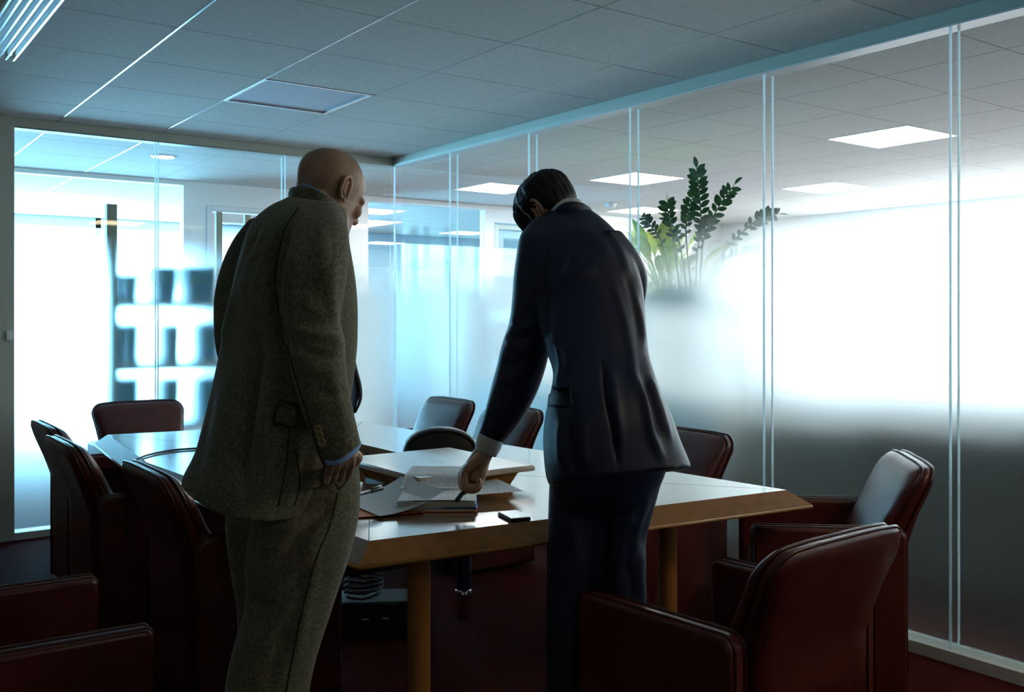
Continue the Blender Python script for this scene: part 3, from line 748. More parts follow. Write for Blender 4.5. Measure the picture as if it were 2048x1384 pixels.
# small fire detector and an air vent on the outer ceiling
q = at(1222, 408, 10.0); t = thing('ceiling_detector', 'small round detector on the outer ceiling right of the dark-haired man', 'smoke detector', (q.x, q.y, CZ))
b = nb(); lathe(b, [(.06, -.0), (.06, -.015), (.045, -.045), (.02, -.055)], (0, 0, 0)); obj('body', b, 'white', t, smooth=True)
# ------------------------------------------------------------------ people
from mathutils.bvhtree import BVHTree
def ring(L, R_, d, ang=0, rat=.65, p=2.2, n=40, tilt=0):
    """cross-section of a body part: ends L and R_ as pixels at distance d, turned by ang degrees; returns (centre, A vec, B vec, slope, p)"""
    a, c = at(*L, d), at(*R_, d); cen = (a+c)/2; dv = c-a; h = Vector((dv.x, dv.y, 0)).length/2; slope = dv.z/(2*h)
    al = math.radians(ang); w, q = math.cos(al), math.sin(al); A = h/math.sqrt(w*w+(rat*q)**2); B = rat*A
    return [cen, (RV*w-FV*q)*A, (RV*q+FV*w)*B, slope, p, tilt]
def loft(bm, rings, n=40, sub=4, capped=True):
    def ev(r):
        cen, A, B, s, p, tl = r; out = []
        for k in range(n):
            t = 2*PI*k/n; c, sn_ = math.cos(t), math.sin(t)
            v = A*(math.copysign(abs(c)**(2/p), c))+B*(math.copysign(abs(sn_)**(2/p), sn_))
            out.append(cen+v+ZV*(v.dot(RV)*s+v.dot(FV)*tl))
        return out
    R = []
    K = len(rings)
    for i in range(K-1):
        q = [rings[max(i-1, 0)], rings[i], rings[i+1], rings[min(i+2, K-1)]]
        for k in range(sub):
            t = k/sub; o = []
            for j in range(6):
                a, b_, c, d = (x[j] for x in q)
                o.append((b_*2+(c-a)*t+(a*2-b_*5+c*4-d)*(t*t)+(b_*3-a-c*3+d)*(t**3))*.5)
            R.append(o)
    R.append(rings[-1]); vs = [[bm.verts.new(v) for v in ev(r)] for r in R]
    for A, B in zip(vs, vs[1:]):
        for k in range(n): bm.faces.new((A[k], A[(k+1) % n], B[(k+1) % n], B[k]))
    if capped: bm.faces.new(vs[0][::-1]); bm.faces.new(vs[-1])
def baked(bm, voxel, smooth=6, sfac=.5):
    """union of all pieces by voxel remesh, smoothed; returns a mesh"""
    bmesh.ops.recalc_face_normals(bm, faces=bm.faces)
    me = bpy.data.meshes.new('tmp'); bm.to_mesh(me); bm.free(); o = bpy.data.objects.new('tmp', me); COL.objects.link(o)
    r = o.modifiers.new('r', 'REMESH'); r.mode = 'VOXEL'; r.voxel_size = voxel; r.adaptivity = 0
    s = o.modifiers.new('s', 'SMOOTH'); s.factor = sfac; s.iterations = smooth
    bpy.context.view_layer.update(); dg = bpy.context.evaluated_depsgraph_get()
    m2 = bpy.data.meshes.new_from_object(o.evaluated_get(dg)); bpy.data.objects.remove(o); bpy.data.meshes.remove(me)
    m2.shade_smooth(); return m2
RVn, FVn = np.array(RV), np.array(FV)
def sculpt(me, folds=(), noise_a=0, noise_s=6, seed=0):
    """folds: (pixel polyline, height in m, half-width in px) raise or sink real folds on the side facing the viewer"""
    n = len(me.vertices); co = np.empty(n*3); me.vertices.foreach_get('co', co); co = co.reshape(-1, 3)
    no = np.empty(n*3); me.vertex_normals.foreach_get('vector', no); no = no.reshape(-1, 3)
    cam_ = np.array([0, 0, CAMZ]); v = co-cam_; d = v@FVn; px = 1024+(v@RVn)/d*F_PX; py = HZ-v[:, 2]/d*F_PX
    vn = v/np.linalg.norm(v, axis=1)[:, None]; face = np.clip(-(no*vn).sum(1)*3+.25, 0, 1)
    off = np.zeros(n)
    for pts, amp, w in folds:
        best = np.full(n, 1e9); tt = np.zeros(n); P = [(p.x, p.y) for p in crm([(x, y, 0) for x, y in pts], 6)] if len(pts) > 2 else pts
        tot = len(P)-1
        for i, (a, b_) in enumerate(zip(P, P[1:])):
            ax, ay = a[0], a[1]; dx, dy = b_[0]-ax, b_[1]-ay; L2 = dx*dx+dy*dy+1e-9
            t = np.clip(((px-ax)*dx+(py-ay)*dy)/L2, 0, 1); q = np.hypot(px-ax-t*dx, py-ay-t*dy)
            m = q < best; best[m] = q[m]; tt[m] = (i+t[m])/tot
        off += amp*np.exp(-(best/w)**2)*np.clip(np.sin(np.clip(tt, .02, .98)*PI)*1.6, 0, 1)*face
    if noise_a:
        for i in range(n):
            off[i] += noise_a*mnoise.noise(Vector(co[i])*noise_s+Vector((seed, 0, 0)))
    co += no*off[:, None]; me.vertices.foreach_set('co', co.ravel()); me.update(); me.shade_smooth()
def mobj(name, me, m, parent):
    me.name = name; me.materials.clear(); me.materials.append(M[m] if isinstance(m, str) else m)
    o = bpy.data.objects.new(name, me); COL.objects.link(o); o.parent = parent; return o
def bvh(me): return BVHTree.FromPolygons([v.co[:] for v in me.vertices], [p.vertices[:] for p in me.polygons])
def hit(tree, px, py, default=None):
    o = Vector((0, 0, CAMZ)); d = (at(px, py, 1.0)-o).normalized(); h = tree.ray_cast(o, d, 10)
    if h[0] is None: return default
    n = h[1]; n = n if n.dot(d) < 0 else -n
    return h[0], n
def patch(tree, poly, thick, name, m, parent, k=7, taper=False):
    """flat piece of cloth laid on the surface: pixel quad TL,TR,BR,BL"""
    b = nb(); top = []; bot = []
    for j in range(k+1):
        for i in range(k+1):
            u, v = i/k, j/k; a = Vector(poly[0]).lerp(Vector(poly[1]), u); c = Vector(poly[3]).lerp(Vector(poly[2]), u); q = a.lerp(c, v)
            h = hit(tree, q.x, q.y)
            if h is None: h = top and (top[-1].co.copy(), Vector((0, 0, 0))) or (at(q.x, q.y, 2.2), Vector((0, 0, 0)))
            top.append(b.verts.new(h[0]+h[1]*thick*(min(u, v)*1.2 if taper else 1))); bot.append(b.verts.new(h[0]-h[1]*.002))
    W = k+1
    for j in range(k):
        for i in range(k):
            a = j*W+i; b.faces.new([top[x] for x in (a, a+1, a+W+1, a+W)]); b.faces.new([bot[x] for x in (a+W, a+W+1, a+1, a)])
    e = [i for i in range(W)]+[j*W+k for j in range(1, W)]+[k*W+i for i in range(k-1, -1, -1)]+[j*W for j in range(k-1, 0, -1)]
    for p, q in zip(e, e[1:]+e[:1]): b.faces.new((bot[p], bot[q], top[q], top[p]))
    return obj(name, b, m, parent, smooth=True)
def seam_or_edge(tree, pts, r, name, m, parent, lift=.0005):
    P = []
    for q in crm([(x, y, 0) for x, y in pts], 10):
        h = hit(tree, q.x, q.y)
        if h: P.append(h[0]+h[1]*lift)
    if len(P) < 3: return None
    b = nb(); tube(b, P, r, 6); return obj(name, b, m, parent, smooth=True)

HEAD = [(.0, .040, .078, .014), (.010, .010, .090, .030), (.028, -.03, .092, .048), (.05, -.055, .089, .058), (.07, -.072, .091, .064), (.09, -.083, .090, .067),
        (.108, -.090, .085, .070), (.12, -.094, .086, .072), (.135, -.098, .093, .074), (.15, -.101, .095, .0765), (.17, -.100, .091, .0765), (.19, -.091, .080, .071), (.208, -.073, .060, .058), (.222, -.045, .034, .038), (.229, -.018, .010, .014)]
def head_pt(zf, th, grow=0):
    """surface point of the skull in head space; th=0 right, 90 face, 270 back"""
    for i in range(len(HEAD)-1):
        if HEAD[i+1][0] >= zf: break
    t = min(1, max(0, (zf-HEAD[i][0])/(HEAD[i+1][0]-HEAD[i][0]))); a, c = HEAD[i], HEAD[i+1]
    bk, fr, hw = (a[j]+(c[j]-a[j])*t for j in (1, 2, 3)); cy = (bk+fr)/2; ry = (fr-bk)/2
    p = 2.25; x = math.copysign(abs(math.cos(th))**(2/p), math.cos(th)); y = math.copysign(abs(math.sin(th))**(2/p), math.sin(th))
    if y > 0: x *= 1-.16*y
    v = Vector((hw*x, cy+ry*y, zf)); o = Vector((0, (bk+fr)/2*.2, .12)); return v+(v-o).normalized()*grow
def head_mesh(b, Mx):
    n = 36; zs = [.0, .006, .014, .024, .036, .05, .063, .076, .09, .104, .118, .132, .146, .16, .174, .187, .199, .209, .217, .223, .2275, .229]
    rings = [[b.verts.new(Mx@head_pt(z, 2*PI*k/n)) for k in range(n)] for z in zs]
    for A, B in zip(rings, rings[1:]):
        for k in range(n): b.faces.new((A[k], A[(k+1) % n], B[(k+1) % n], B[k]))
    b.faces.new(rings[0][::-1]); b.faces.new(rings[-1])
    # nose, brow, lips, cheeks, chin
    def blob(c, r, s=(1, 1, 1)):
        mt = Mx@Matrix.Translation(c)@Matrix.Diagonal((*s, 1)); bmesh.ops.create_icosphere(b, subdivisions=3, radius=r, matrix=mt)
    blob((0, .106, .084), .0125, (1.15, .9, .8)); blob((.011, .098, .081), .008); blob((-.011, .098, .081), .008)
    tube(b, [Mx@Vector((0, .086, .122)), Mx@Vector((0, .098, .104)), Mx@Vector((0, .106, .088))], [.008, .009, .010], 10)
    for s in (-1, 1):
        tube(b, [Mx@Vector((s*.012, .092, .127)), Mx@Vector((s*.030, .089, .131)), Mx@Vector((s*.050, .072, .127))], [.006, .008, .006], 8)
        blob((s*.031, .079, .112), .013, (1.1, .8, .8)); blob((s*.045, .065, .09), .02, (.9, .8, .9))
    tube(b, [Mx@Vector((-.022, .084, .0605)), Mx@Vector((0, .094, .063)), Mx@Vector((.022, .084, .0605))], [.003, .006, .003], 8)
    tube(b, [Mx@Vector((-.020, .083, .052)), Mx@Vector((0, .092, .0515)), Mx@Vector((.020, .083, .052))], [.003, .0065, .003], 8)
    blob((0, .083, .018), .016, (1.2, .8, .9))
def ear(b, Mx, s):
    """outer ear: rim, bowl and lobe standing off the head side s"""
    o = Vector((s*.072, -.010, .113)); out = Vector((s*.62, -.55, 0)); P = []
    for k in range(19):
        a = math.radians(-65+k*290/18); y = -math.cos(a)*.017-.002; z = math.sin(a)*.031+(.004 if math.sin(a) > 0 else 0); lift = .013*max(0, (-y+.010)/.028)
        P.append(Mx@(o+Vector((0, y*.8, z))+out*lift+Vector((s*.003, 0, 0))))
    P = P[::-1]; tube(b, P, [.0035+.0012*math.sin(PI*k/18) for k in range(19)], 8)
    # bowl
    c = b.verts.new(Mx@(o+Vector((s*.001, .002, 0)))); vv = [b.verts.new(p) for p in P]
    c2 = b.verts.new(Mx@(o+Vector((-s*.004, -.004, 0))+out*.002))
    for p, q in zip(vv, vv[1:]): b.faces.new((p, q, c)); b.faces.new((q, p, c2))
    b.faces.new((vv[-1], vv[0], c))
    tube(b, [Mx@(o+Vector((s*.004, .0, .020))+out*.004), Mx@(o+Vector((s*.004, -.008, .010))+out*.006), Mx@(o+Vector((s*.004, -.008, -.008))+out*.006), Mx@(o+Vector((s*.004, .002, -.018))+out*.003)], [.002, .003, .003, .002], 7)
    bmesh.ops.create_icosphere(b, subdivisions=2, radius=.0075, matrix=Mx@Matrix.Translation(o+Vector((s*.004, .003, -.027)))@Matrix.Diagonal((.6, .9, 1.1, 1)))
    bmesh.ops.create_icosphere(b, subdivisions=2, radius=.005, matrix=Mx@Matrix.Translation(o+Vector((s*.004, .011, -.004)))@Matrix.Diagonal((.6, .8, 1.3, 1)))
def head_matrix(px, py, d, yaw, pitch, roll=0, scale=1.0):
    y, p = math.radians(yaw), math.radians(pitch); f0 = FV*math.cos(y)+RV*math.sin(y); r = RV*math.cos(y)-FV*math.sin(y)
    f = f0*math.cos(p)-ZV*math.sin(p); u = r.cross(f); 
    ro = Matrix.Rotation(math.radians(roll), 3, f); r = ro@r; u = ro@u
    R3 = Matrix((r, f, u)).transposed().to_4x4(); c = at(px, py, d)
    return Matrix.Translation(c)@R3@Matrix.Diagonal((scale, scale, scale, 1))@Matrix.Translation((0, 0, -.125))
def hair_shell(name, Mx, m, parent, lower, thick, zmax=.229, nz_=46, nt=110, rough=.002, seed=0):
    """hair cap: covers the skull where z is above lower(theta); tapers to nothing at its edge"""
    b = nb(); rows = []
    for k in range(nt):
        th = 2*PI*k/nt; lo = lower(th); row = []
        for j in range(nz_+1):
            f = j/nz_; z = lo+(zmax-lo)*f; g = thick(th, z)*min(1, (f*7)**.6+.02)+.0003
            g += rough*mnoise.noise(Vector((math.cos(th)*9, math.sin(th)*9, z*14+seed)))*min(1, f*6)
            row.append((b.verts.new(Mx@head_pt(z, th, g)), b.verts.new(Mx@head_pt(z, th, -.003))))
        rows.append(row)
    for k in range(nt):
        A, B = rows[k], rows[(k+1) % nt]
        for j in range(nz_):
            b.faces.new((A[j][0], B[j][0], B[j+1][0], A[j+1][0]))
        b.faces.new((A[0][1], B[0][1], B[0][0], A[0][0]))
    b.faces.new([r[-1][0] for r in rows])
    o = obj(name, b, m, parent, smooth=True); return o
def finger(b, P, r0, r1, nail=None):
    C = crm(P, 5); n = len(C); tube(b, C, [r0+(r1-r0)*i/(n-1) for i in range(n)], 12)
    bmesh.ops.create_icosphere(b, subdivisions=2, radius=r1*.99, matrix=Matrix.Translation(C[-1]))
def relaxed_hand(b, wrist, fwd, side, nrm, s=1.0, curl=.5):
    """palm plus five curved fingers; fwd towards the fingertips, side towards the thumb, nrm out of the back of the hand"""
    fwd, side, nrm = fwd.normalized(), side.normalized(), nrm.normalized(); W = Vector(wrist)
    for k, o_ in enumerate((-.03, -.011, .009, .029)):   # little .. index
        L_ = (.062, .078, .084, .076)[k]*s; k0 = W+fwd*.088*s+side*o_*s; c = curl
        tube(b, [W+fwd*.005+side*o_*.5*s, W+fwd*.05*s+side*o_*.9*s, k0], [.015*s, .0135*s, .0105*s], 10)
        finger(b, [k0, k0+fwd*L_*.42-nrm*L_*.12*c, k0+fwd*L_*.72-nrm*L_*.42*c, k0+fwd*L_*.86-nrm*L_*.8*c], .0092*s, .0068*s)
    for o_ in (-.021, -.001, .019): tube(b, [W+fwd*.004+side*o_*.5*s, W+fwd*.05*s+side*o_*.9*s, W+fwd*.080*s+side*o_*s], [.0155*s, .0132*s, .009*s], 10)
    k0 = W+fwd*.02*s+side*.022*s
    finger(b, [k0, k0+fwd*.035*s+side*.024*s-nrm*.008, k0+fwd*.06*s+side*.03*s-nrm*.018, k0+fwd*.08*s+side*.026*s-nrm*.024], .0125*s, .008*s)

# --- cloth and skin
def tweed():
    m = mat('olive_tweed', (.08, .08, .05), .95, sheen=.25); nt = m.node_tree; N = nt.nodes; L = nt.links; bs = N['Principled BSDF']
    tc = N.new('ShaderNodeTexCoord'); n1 = N.new('ShaderNodeTexNoise'); n1.inputs['Scale'].default_value = 620; n1.inputs['Detail'].default_value = 2
    L.new(tc.outputs['Object'], n1.inputs['Vector']); n2 = N.new('ShaderNodeTexNoise'); n2.inputs['Scale'].default_value = 130; L.new(tc.outputs['Object'], n2.inputs['Vector'])
    ad = N.new('ShaderNodeMath'); ad.operation = 'MULTIPLY_ADD'; L.new(n1.outputs[0], ad.inputs[0]); ad.inputs[1].default_value = 1.1; sc2 = N.new('ShaderNodeMath'); sc2.operation = 'MULTIPLY'; sc2.inputs[1].default_value = .35; L.new(n2.outputs[0], sc2.inputs[0]); L.new(sc2.outputs[0], ad.inputs[2])
    r = N.new('ShaderNodeValToRGB'); e = r.color_ramp.elements; e[0].position = .55; e[0].color = (.05, .052, .032, 1); e[1].position = .95; e[1].color = (.34, .34, .21, 1)
    k = e.new(.74); k.color = (.135, .137, .084, 1)
    L.new(ad.outputs[0], r.inputs[0]); L.new(r.outputs[0], bs.inputs['Base Color'])
    bp = N.new('ShaderNodeBump'); bp.inputs['Strength'].default_value = .5; bp.inputs['Distance'].default_value = .001; L.new(n1.outputs[0], bp.inputs['Height']); L.new(bp.outputs[0], bs.inputs['Normal'])
    return m
M['tweed'] = tweed()
M['navy'] = nz(mat('navy_wool', (.006, .01, .025), .55, sheen=.03), 500, (.0028, .009, .034), (.006, .017, .060), bump=.1, bscale=700, dist=.0005)
M['skin'] = nz(mat('skin', (.5, .3, .2), .5), 26, (.50, .30, .20), (.60, .39, .27), bump=.12, bscale=420, dist=.0006)
M['skin'].node_tree.nodes['Principled BSDF'].inputs['Subsurface Weight'].default_value = .06
M['hairdark'] = nz(mat('dark_hair', (.004, .004, .004), .5, spec=.3), 60, (.002, .002, .002), (.007, .006, .006), stretch=(8, 8, 1), bump=.7, bscale=160, dist=.002)
M['hairgrey'] = nz(mat('grey_hair', (.2, .22, .24), .5), 200, (.05, .055, .06), (.4, .43, .45), bump=.5, bscale=200, dist=.001)
M['blueshirt'] = mat('blue_shirt', (.2, .36, .66), .8); M['whiteshirt'] = nz(mat('white_shirt', (.7, .75, .74), .8), 260, (.6, .66, .66), (.76, .8, .79), stretch=(1, 1, .05), bump=.3, bscale=300)
M['seam'] = mat('dark_seam', (.012, .012, .009), .9); M['nseam'] = mat('navy_seam', (.003, .004, .008), .8)  # the tweed seam colour also draws the painted shade along jacket edges
M['button'] = mat('horn_button', (.34, .31, .13), .3); M['shoe'] = mat('black_shoe', (.008, .008, .008), .25, coat=.4)
def stubble():
    m = bpy.data.materials.new('cropped_hair'); m.use_nodes = True; nt = m.node_tree; N = nt.nodes; L = nt.links
    b = N['Principled BSDF']; b.inputs['Base Color'].default_value = (.05, .042, .033, 1); b.inputs['Roughness'].default_value = .8
    tc = N.new('ShaderNodeTexCoord'); n = N.new('ShaderNodeTexNoise'); n.inputs['Scale'].default_value = 520; L.new(tc.outputs['Object'], n.inputs['Vector'])
    n2 = N.new('ShaderNodeTexNoise'); n2.inputs['Scale'].default_value = 14; L.new(tc.outputs['Object'], n2.inputs['Vector'])
    a = N.new('ShaderNodeMath'); a.operation = 'MULTIPLY_ADD'; L.new(n2.outputs[0], a.inputs[0]); a.inputs[1].default_value = .6; L.new(n.outputs[0], a.inputs[2])
    r = N.new('ShaderNodeValToRGB'); r.color_ramp.elements[0].position = .70; r.color_ramp.elements[0].color = (0, 0, 0, 1); r.color_ramp.elements[1].position = 1.0; r.color_ramp.elements[1].color = (.35, .35, .35, 1)
    L.new(a.outputs[0], r.inputs[0]); L.new(r.outputs[0], b.inputs['Alpha']); return m
M['stubble'] = stubble()
def join_into(me, b):
    """add bmesh b's geometry to mesh me"""
    k = bmesh.new(); k.from_mesh(me); bmesh.ops.recalc_face_normals(b, faces=b.faces); t = bpy.data.meshes.new('t'); b.to_mesh(t); b.free(); k.from_mesh(t); k.to_mesh(me); k.free(); bpy.data.meshes.remove(t); me.shade_smooth()
def shoe(parent, c, ang, L_=.29):
    d = RV*math.sin(math.radians(ang))+FV*math.cos(math.radians(ang)); s = Vector((d.y, -d.x, 0)); b = nb()
    T_ = [(-.10, .028, .07), (-.085, .036, .085), (-.03, .038, .10), (.03, .042, .075), (.10, .05, .055), (.155, .042, .045), (.185, .02, .03)]; rows = []
    for y, w, h in T_:
        rows.append([b.verts.new(Vector(c)+d*y+s*(w*math.cos(a)*(1 if z0 < .02 else .9))+ZV*z0) for a, z0 in [(PI, .002), (PI*.97, .02), (PI*.8, h*.75), (PI*.5, h), (PI*.2, h*.75), (PI*.03, .02), (0, .002)]])
    for A, B in zip(rows, rows[1:]):
        for k in range(7): b.faces.new((A[k], A[(k+1) % 7], B[(k+1) % 7], B[k]))
    b.faces.new(rows[0]); b.faces.new(rows[-1][::-1]); o = obj('shoe', b, 'shoe', parent, smooth=True); sd = o.modifiers.new('s', 'SUBSURF'); sd.levels = 1; sd.render_levels = 1; return o

# ======== the bald man in tweed
p1 = thing('person', 'bald person in olive-brown tweed suit standing at left, hand in trouser pocket, looking down', 'person', (0, 0, 0))
D1 = 2.18; A1 = 50
b = nb()   # torso of the jacket
loft(b, [ring((585, 389), (648, 402), D1+.10, 20, .8), ring((566, 398), (676, 410), D1+.09, 30, .8), ring((540, 412), (690, 424), D1+.08, 38, .8), ring((506, 440), (697, 462), D1+.05, 42, .75),
         ring((486, 480), (702, 500), D1+.03, 45, .75), ring((466, 540), (712, 560), D1+.02, A1, .72), ring((452, 600), (719, 620), D1, A1, .7), ring((440, 670), (719, 680), D1, A1, .7), ring((431, 725), (713, 730), D1, A1, .7),
         ring((416, 790), (704, 790), D1, A1, .7), ring((404, 850), (690, 850), D1, A1, .72, 2.4), ring((391, 910), (668, 905), D1, A1, .75, 2.6), ring((378, 945), (648, 955), D1-.01, A1, .86, 2.6, tilt=.05), ring((371, 966), (630, 1018), D1-.015, A1, .9, 2.6, tilt=.1)], n=56)
# right sleeve
dR = D1-.16
loft(b, [ring((600, 408), (672, 404), dR+.09, 0, .7), ring((582, 430), (688, 436), dR+.05, 0, .8), ring((566, 470), (698, 478), dR+.02, 0, .85), ring((556, 530), (697, 535), dR, 0, .85), ring((558, 590), (687, 590), dR, 0, .85),
         ring((566, 645), (679, 640), dR-.01, 0, .9), ring((573, 690), (689, 680), dR-.02, 0, .9), ring((585, 745), (694, 735), dR-.03, 0, .9), ring((600, 800), (701, 785), dR-.03, 0, .9), ring((618, 860), (712, 838), dR-.03, 0, .9), ring((636, 908), (720, 872), dR-.03, 0, .9), ring((648, 934), (724, 890), dR-.03, 0, .9)], n=36)
# left sleeve, bent forward
dL = D1+.16
loft(b, [ring((500, 440), (590, 430), dL, 0, .8), ring((470, 478), (570, 480), dL+.02, 0, .8), ring((446, 530), (545, 535), dL+.02, 0, .8), ring((431, 590), (525, 590), dL+.02, 0, .8), ring((428, 650), (515, 650), dL+.02, 0, .8), ring((433, 705), (520, 705), dL+.03, 0, .8), ring((452, 760), (535, 755), dL+.08, 0, .8), ring((480, 820), (555, 815), dL+.15, 0, .8), ring((500, 860), (565, 855), dL+.19, 0, .8)], n=32)
me = baked(b, .0055, 5)
folds = [([(512, 455), (478, 560), (455, 640), (442, 700)], .010, 9), ([(540, 440), (500, 540), (478, 620)], .007, 9), ([(556, 450), (520, 540), (505, 600)], .006, 8), ([(525, 440), (488, 530), (466, 600)], -.007, 6),
         ([(585, 440), (560, 500), (548, 580), (556, 650), (575, 720)], -.022, 10), ([(592, 470), (585, 560), (590, 640)], .005, 12), ([(640, 440), (650, 540), (655, 600)], .006, 14), ([(672, 500), (664, 590), (662, 650)], .006, 10),
         ([(578, 650), (620, 668), (660, 672), (690, 692)], .009, 8), ([(572, 680), (620, 705), (670, 718), (695, 712)], -.007, 8), ([(600, 600), (640, 625), (680, 632)], .005, 10), ([(610, 735), (650, 745), (690, 742)], .005, 9), ([(622, 770), (660, 790), (700, 786)], -.004, 9),
         ([(660, 740), (680, 800), (690, 860)], .005, 10), ([(525, 650), (505, 780), (490, 890), (484, 1005)], -.022, 12), ([(550, 740), (532, 850), (526, 960)], .012, 14), ([(470, 720), (440, 850), (420, 980)], .009, 16), ([(600, 880), (585, 950), (570, 1020)], .006, 12), ([(640, 870), (620, 940), (606, 1015)], .005, 10), ([(430, 760), (408, 860), (392, 960)], -.006, 9)]
sculpt(me, folds, .004, 7, 3)
j1 = mobj('jacket', me, 'tweed', p1); T1 = bvh(me)
seam_or_edge(T1, [(598, 415), (570, 460), (553, 540), (556, 620)], .0016, 'sleeve_seam', 'seam', j1)
seam_or_edge(T1, [(574, 690), (596, 770), (622, 850), (645, 925)], .0014, 'sleeve_seam', 'seam', j1)
seam_or_edge(T1, [(578, 860), (572, 930), (556, 1015)], .0012, 'side_seam', 'seam', j1)
seam_or_edge(T1, [(590, 900), (600, 960), (590, 1010)], .0012, 'front_dart', 'seam', j1)
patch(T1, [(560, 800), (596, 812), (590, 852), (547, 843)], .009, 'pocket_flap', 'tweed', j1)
seam_or_edge(T1, [(560, 801), (547, 843), (568, 849), (590, 852)], .0016, 'flap_edge', 'seam', j1, .0085)  # dark outline drawn in as edge shade to set off the flap
seam_or_edge(T1, [(560, 801), (580, 806), (596, 811)], .0014, 'flap_edge', 'seam', j1, .0085)
seam_or_edge(T1, [(650, 925), (642, 960), (628, 995)], .0022, 'front_edge', 'seam', j1, .002)  # dark line drawn in as shade where the jacket front ends
for k, (x, y) in enumerate(((637, 859), (640, 870), (644, 884))):
    h = hit(T1, x, y)
    if h:
        b = nb(); rt = h[1].to_track_quat('Z', 'Y').to_matrix().to_4x4(); lathe(b, [(.0065, 0), (.0092, .001), (.0092, .0030), (.0078, .0038), (.0066, .0028), (.001, .0028)], (0, 0, 0), 20)
        bmesh.ops.transform(b, matrix=Matrix.Translation(h[0]+h[1]*.0008)@rt, verts=b.verts); obj('cuff_button', b, 'button', j1, smooth=True)
# collar band of the jacket
def band(name, P, w, th, m, parent, lean=Vector((0, 0, 1))):
    P = crm(P, 6); b = nb(); rows = []
    for i, p in enumerate(P):
        t_ = (P[min(i+1, len(P)-1)]-P[max(0, i-1)]).normalized(); u = (lean-t_*lean.dot(t_)).normalized(); n = t_.cross(u).normalized()
        ww = w[i*(len(w)-1)//(len(P)-1)] if isinstance(w, list) else w
        rows.append([b.verts.new(p+u*a*ww+n*c*th) for a, c in ((-.5, -.5), (.4, -.5), (.5, 0), (.4, .5), (-.5, .5))])
    for A, B in zip(rows, rows[1:]):
        for k in range(5): b.faces.new((A[k], A[(k+1) % 5], B[(k+1) % 5], B[k]))
    b.faces.new(rows[0]); b.faces.new(rows[-1][::-1]); o = obj(name, b, m, parent, smooth=True); sb = o.modifiers.new('s', 'SUBSURF'); sb.levels = 1; sb.render_levels = 1; return o
dH = D1+.12
band('collar', [at(690, 432, dH+.0), at(668, 415, dH-.06), at(640, 401, dH-.085), at(610, 389, dH-.072), at(588, 387, dH-.05), at(579, 391, dH+.02), at(586, 393, dH+.1)], [.03, .04, .042, .034, .024, .014], .007, 'tweed', j1)
sh1 = band('shirt', [at(690, 428, dH+.03), at(664, 408, dH-.04), at(638, 393, dH-.067), at(612, 378, dH-.045), at(594, 374, dH+.02), at(604, 380, dH+.08)], .028, .006, 'blueshirt', p1)
band('shirt_cuff', [at(650, 925, dR-.065), at(668, 927, dR-.075), at(690, 918, dR-.072), at(714, 898, dR-.045), at(722, 886, dR-.0)], .012, .004, 'blueshirt', sh1)
# shirt front and tie showing past the jacket
b = nb(); loft(b, [ring((680, 720), (704, 715), D1+.12, 0, 1), ring((682, 745), (712, 745), D1+.12, 0, 1), ring((680, 780), (719, 782), D1+.12, 0, 1), ring((680, 815), (712, 815), D1+.12, 0, 1), ring((678, 840), (700, 845), D1+.12, 0, 1)], 20)
obj('shirt_front', b, 'blueshirt', sh1, smooth=True)
b = nb(); P = crm([at(705, 700, D1+.12), at(711, 732, D1+.12), at(721, 772, D1+.12), at(721, 800, D1+.12), at(710, 826, D1+.12)], 6); rows = []
for i, p in enumerate(P):
    w = .012+.012*math.sin(PI*i/(len(P)-1)); rows.append([b.verts.new(p+FV*a*w+RV*c) for a, c in ((-1, -.002), (0, .003), (1, -.002), (0, -.004))])
for A, B in zip(rows, rows[1:]):
    for k in range(4): b.faces.new((A[k], A[(k+1) % 4], B[(k+1) % 4], B[k]))
b.faces.new(rows[0]); b.faces.new(rows[-1][::-1]); obj('tie', b, mat('dark_tie', (.008, .009, .012), .6), p1, smooth=True)
# trousers
b = nb()
loft(b, [ring((480, 900), (712, 900), D1+.03, 30, .7), ring((468, 950), (722, 945), D1+.03, 30, .7), ring((460, 1000), (720, 998), D1+.03, 30, .7), ring((455, 1040), (710, 1040), D1+.03, 30, .7)], n=48)
dl = D1-.02
loft(b, [ring((540, 960), (722, 960), dl+.02, 0, .7), ring((520, 990), (721, 990), dl+.01, 0, .74), ring((505, 1035), (716, 1035), dl, 0, .8), ring((498, 1080), (706, 1080), dl, 0, .85), ring((494, 1130), (692, 1130), dl, 0, .85), ring((495, 1180), (676, 1180), dl, 0, .85), ring((489, 1225), (660, 1230), dl, 0, .85),
         ring((470, 1290), (641, 1290), dl, 0, .85), ring((459, 1340), (628, 1340), dl, 0, .85), ring((452, 1400), (616, 1400), dl, 0, .85), ring((450, 1550), (600, 1550), dl, 0, .85), ring((455, 1700), (585, 1700), dl, 0, .9), ring((452, 1765), (590, 1765), dl, 0, .95)], n=44)
dm = D1+.13
loft(b, [ring((455, 985), (640, 985), dm, 0, .8), ring((452, 1050), (610, 1050), dm, 0, .8), ring((458, 1110), (600, 1110), dm, 0, .8), ring((466, 1170), (590, 1170), dm, 0, .8), ring((476, 1230), (580, 1230), dm, 0, .85), ring((478, 1350), (580, 1350), dm, 0, .85), ring((476, 1500), (575, 1500), dm, 0, .9), ring((472, 1660), (578, 1660), dm, 0, .95)], n=36)
me = baked(b, .0065, 5)
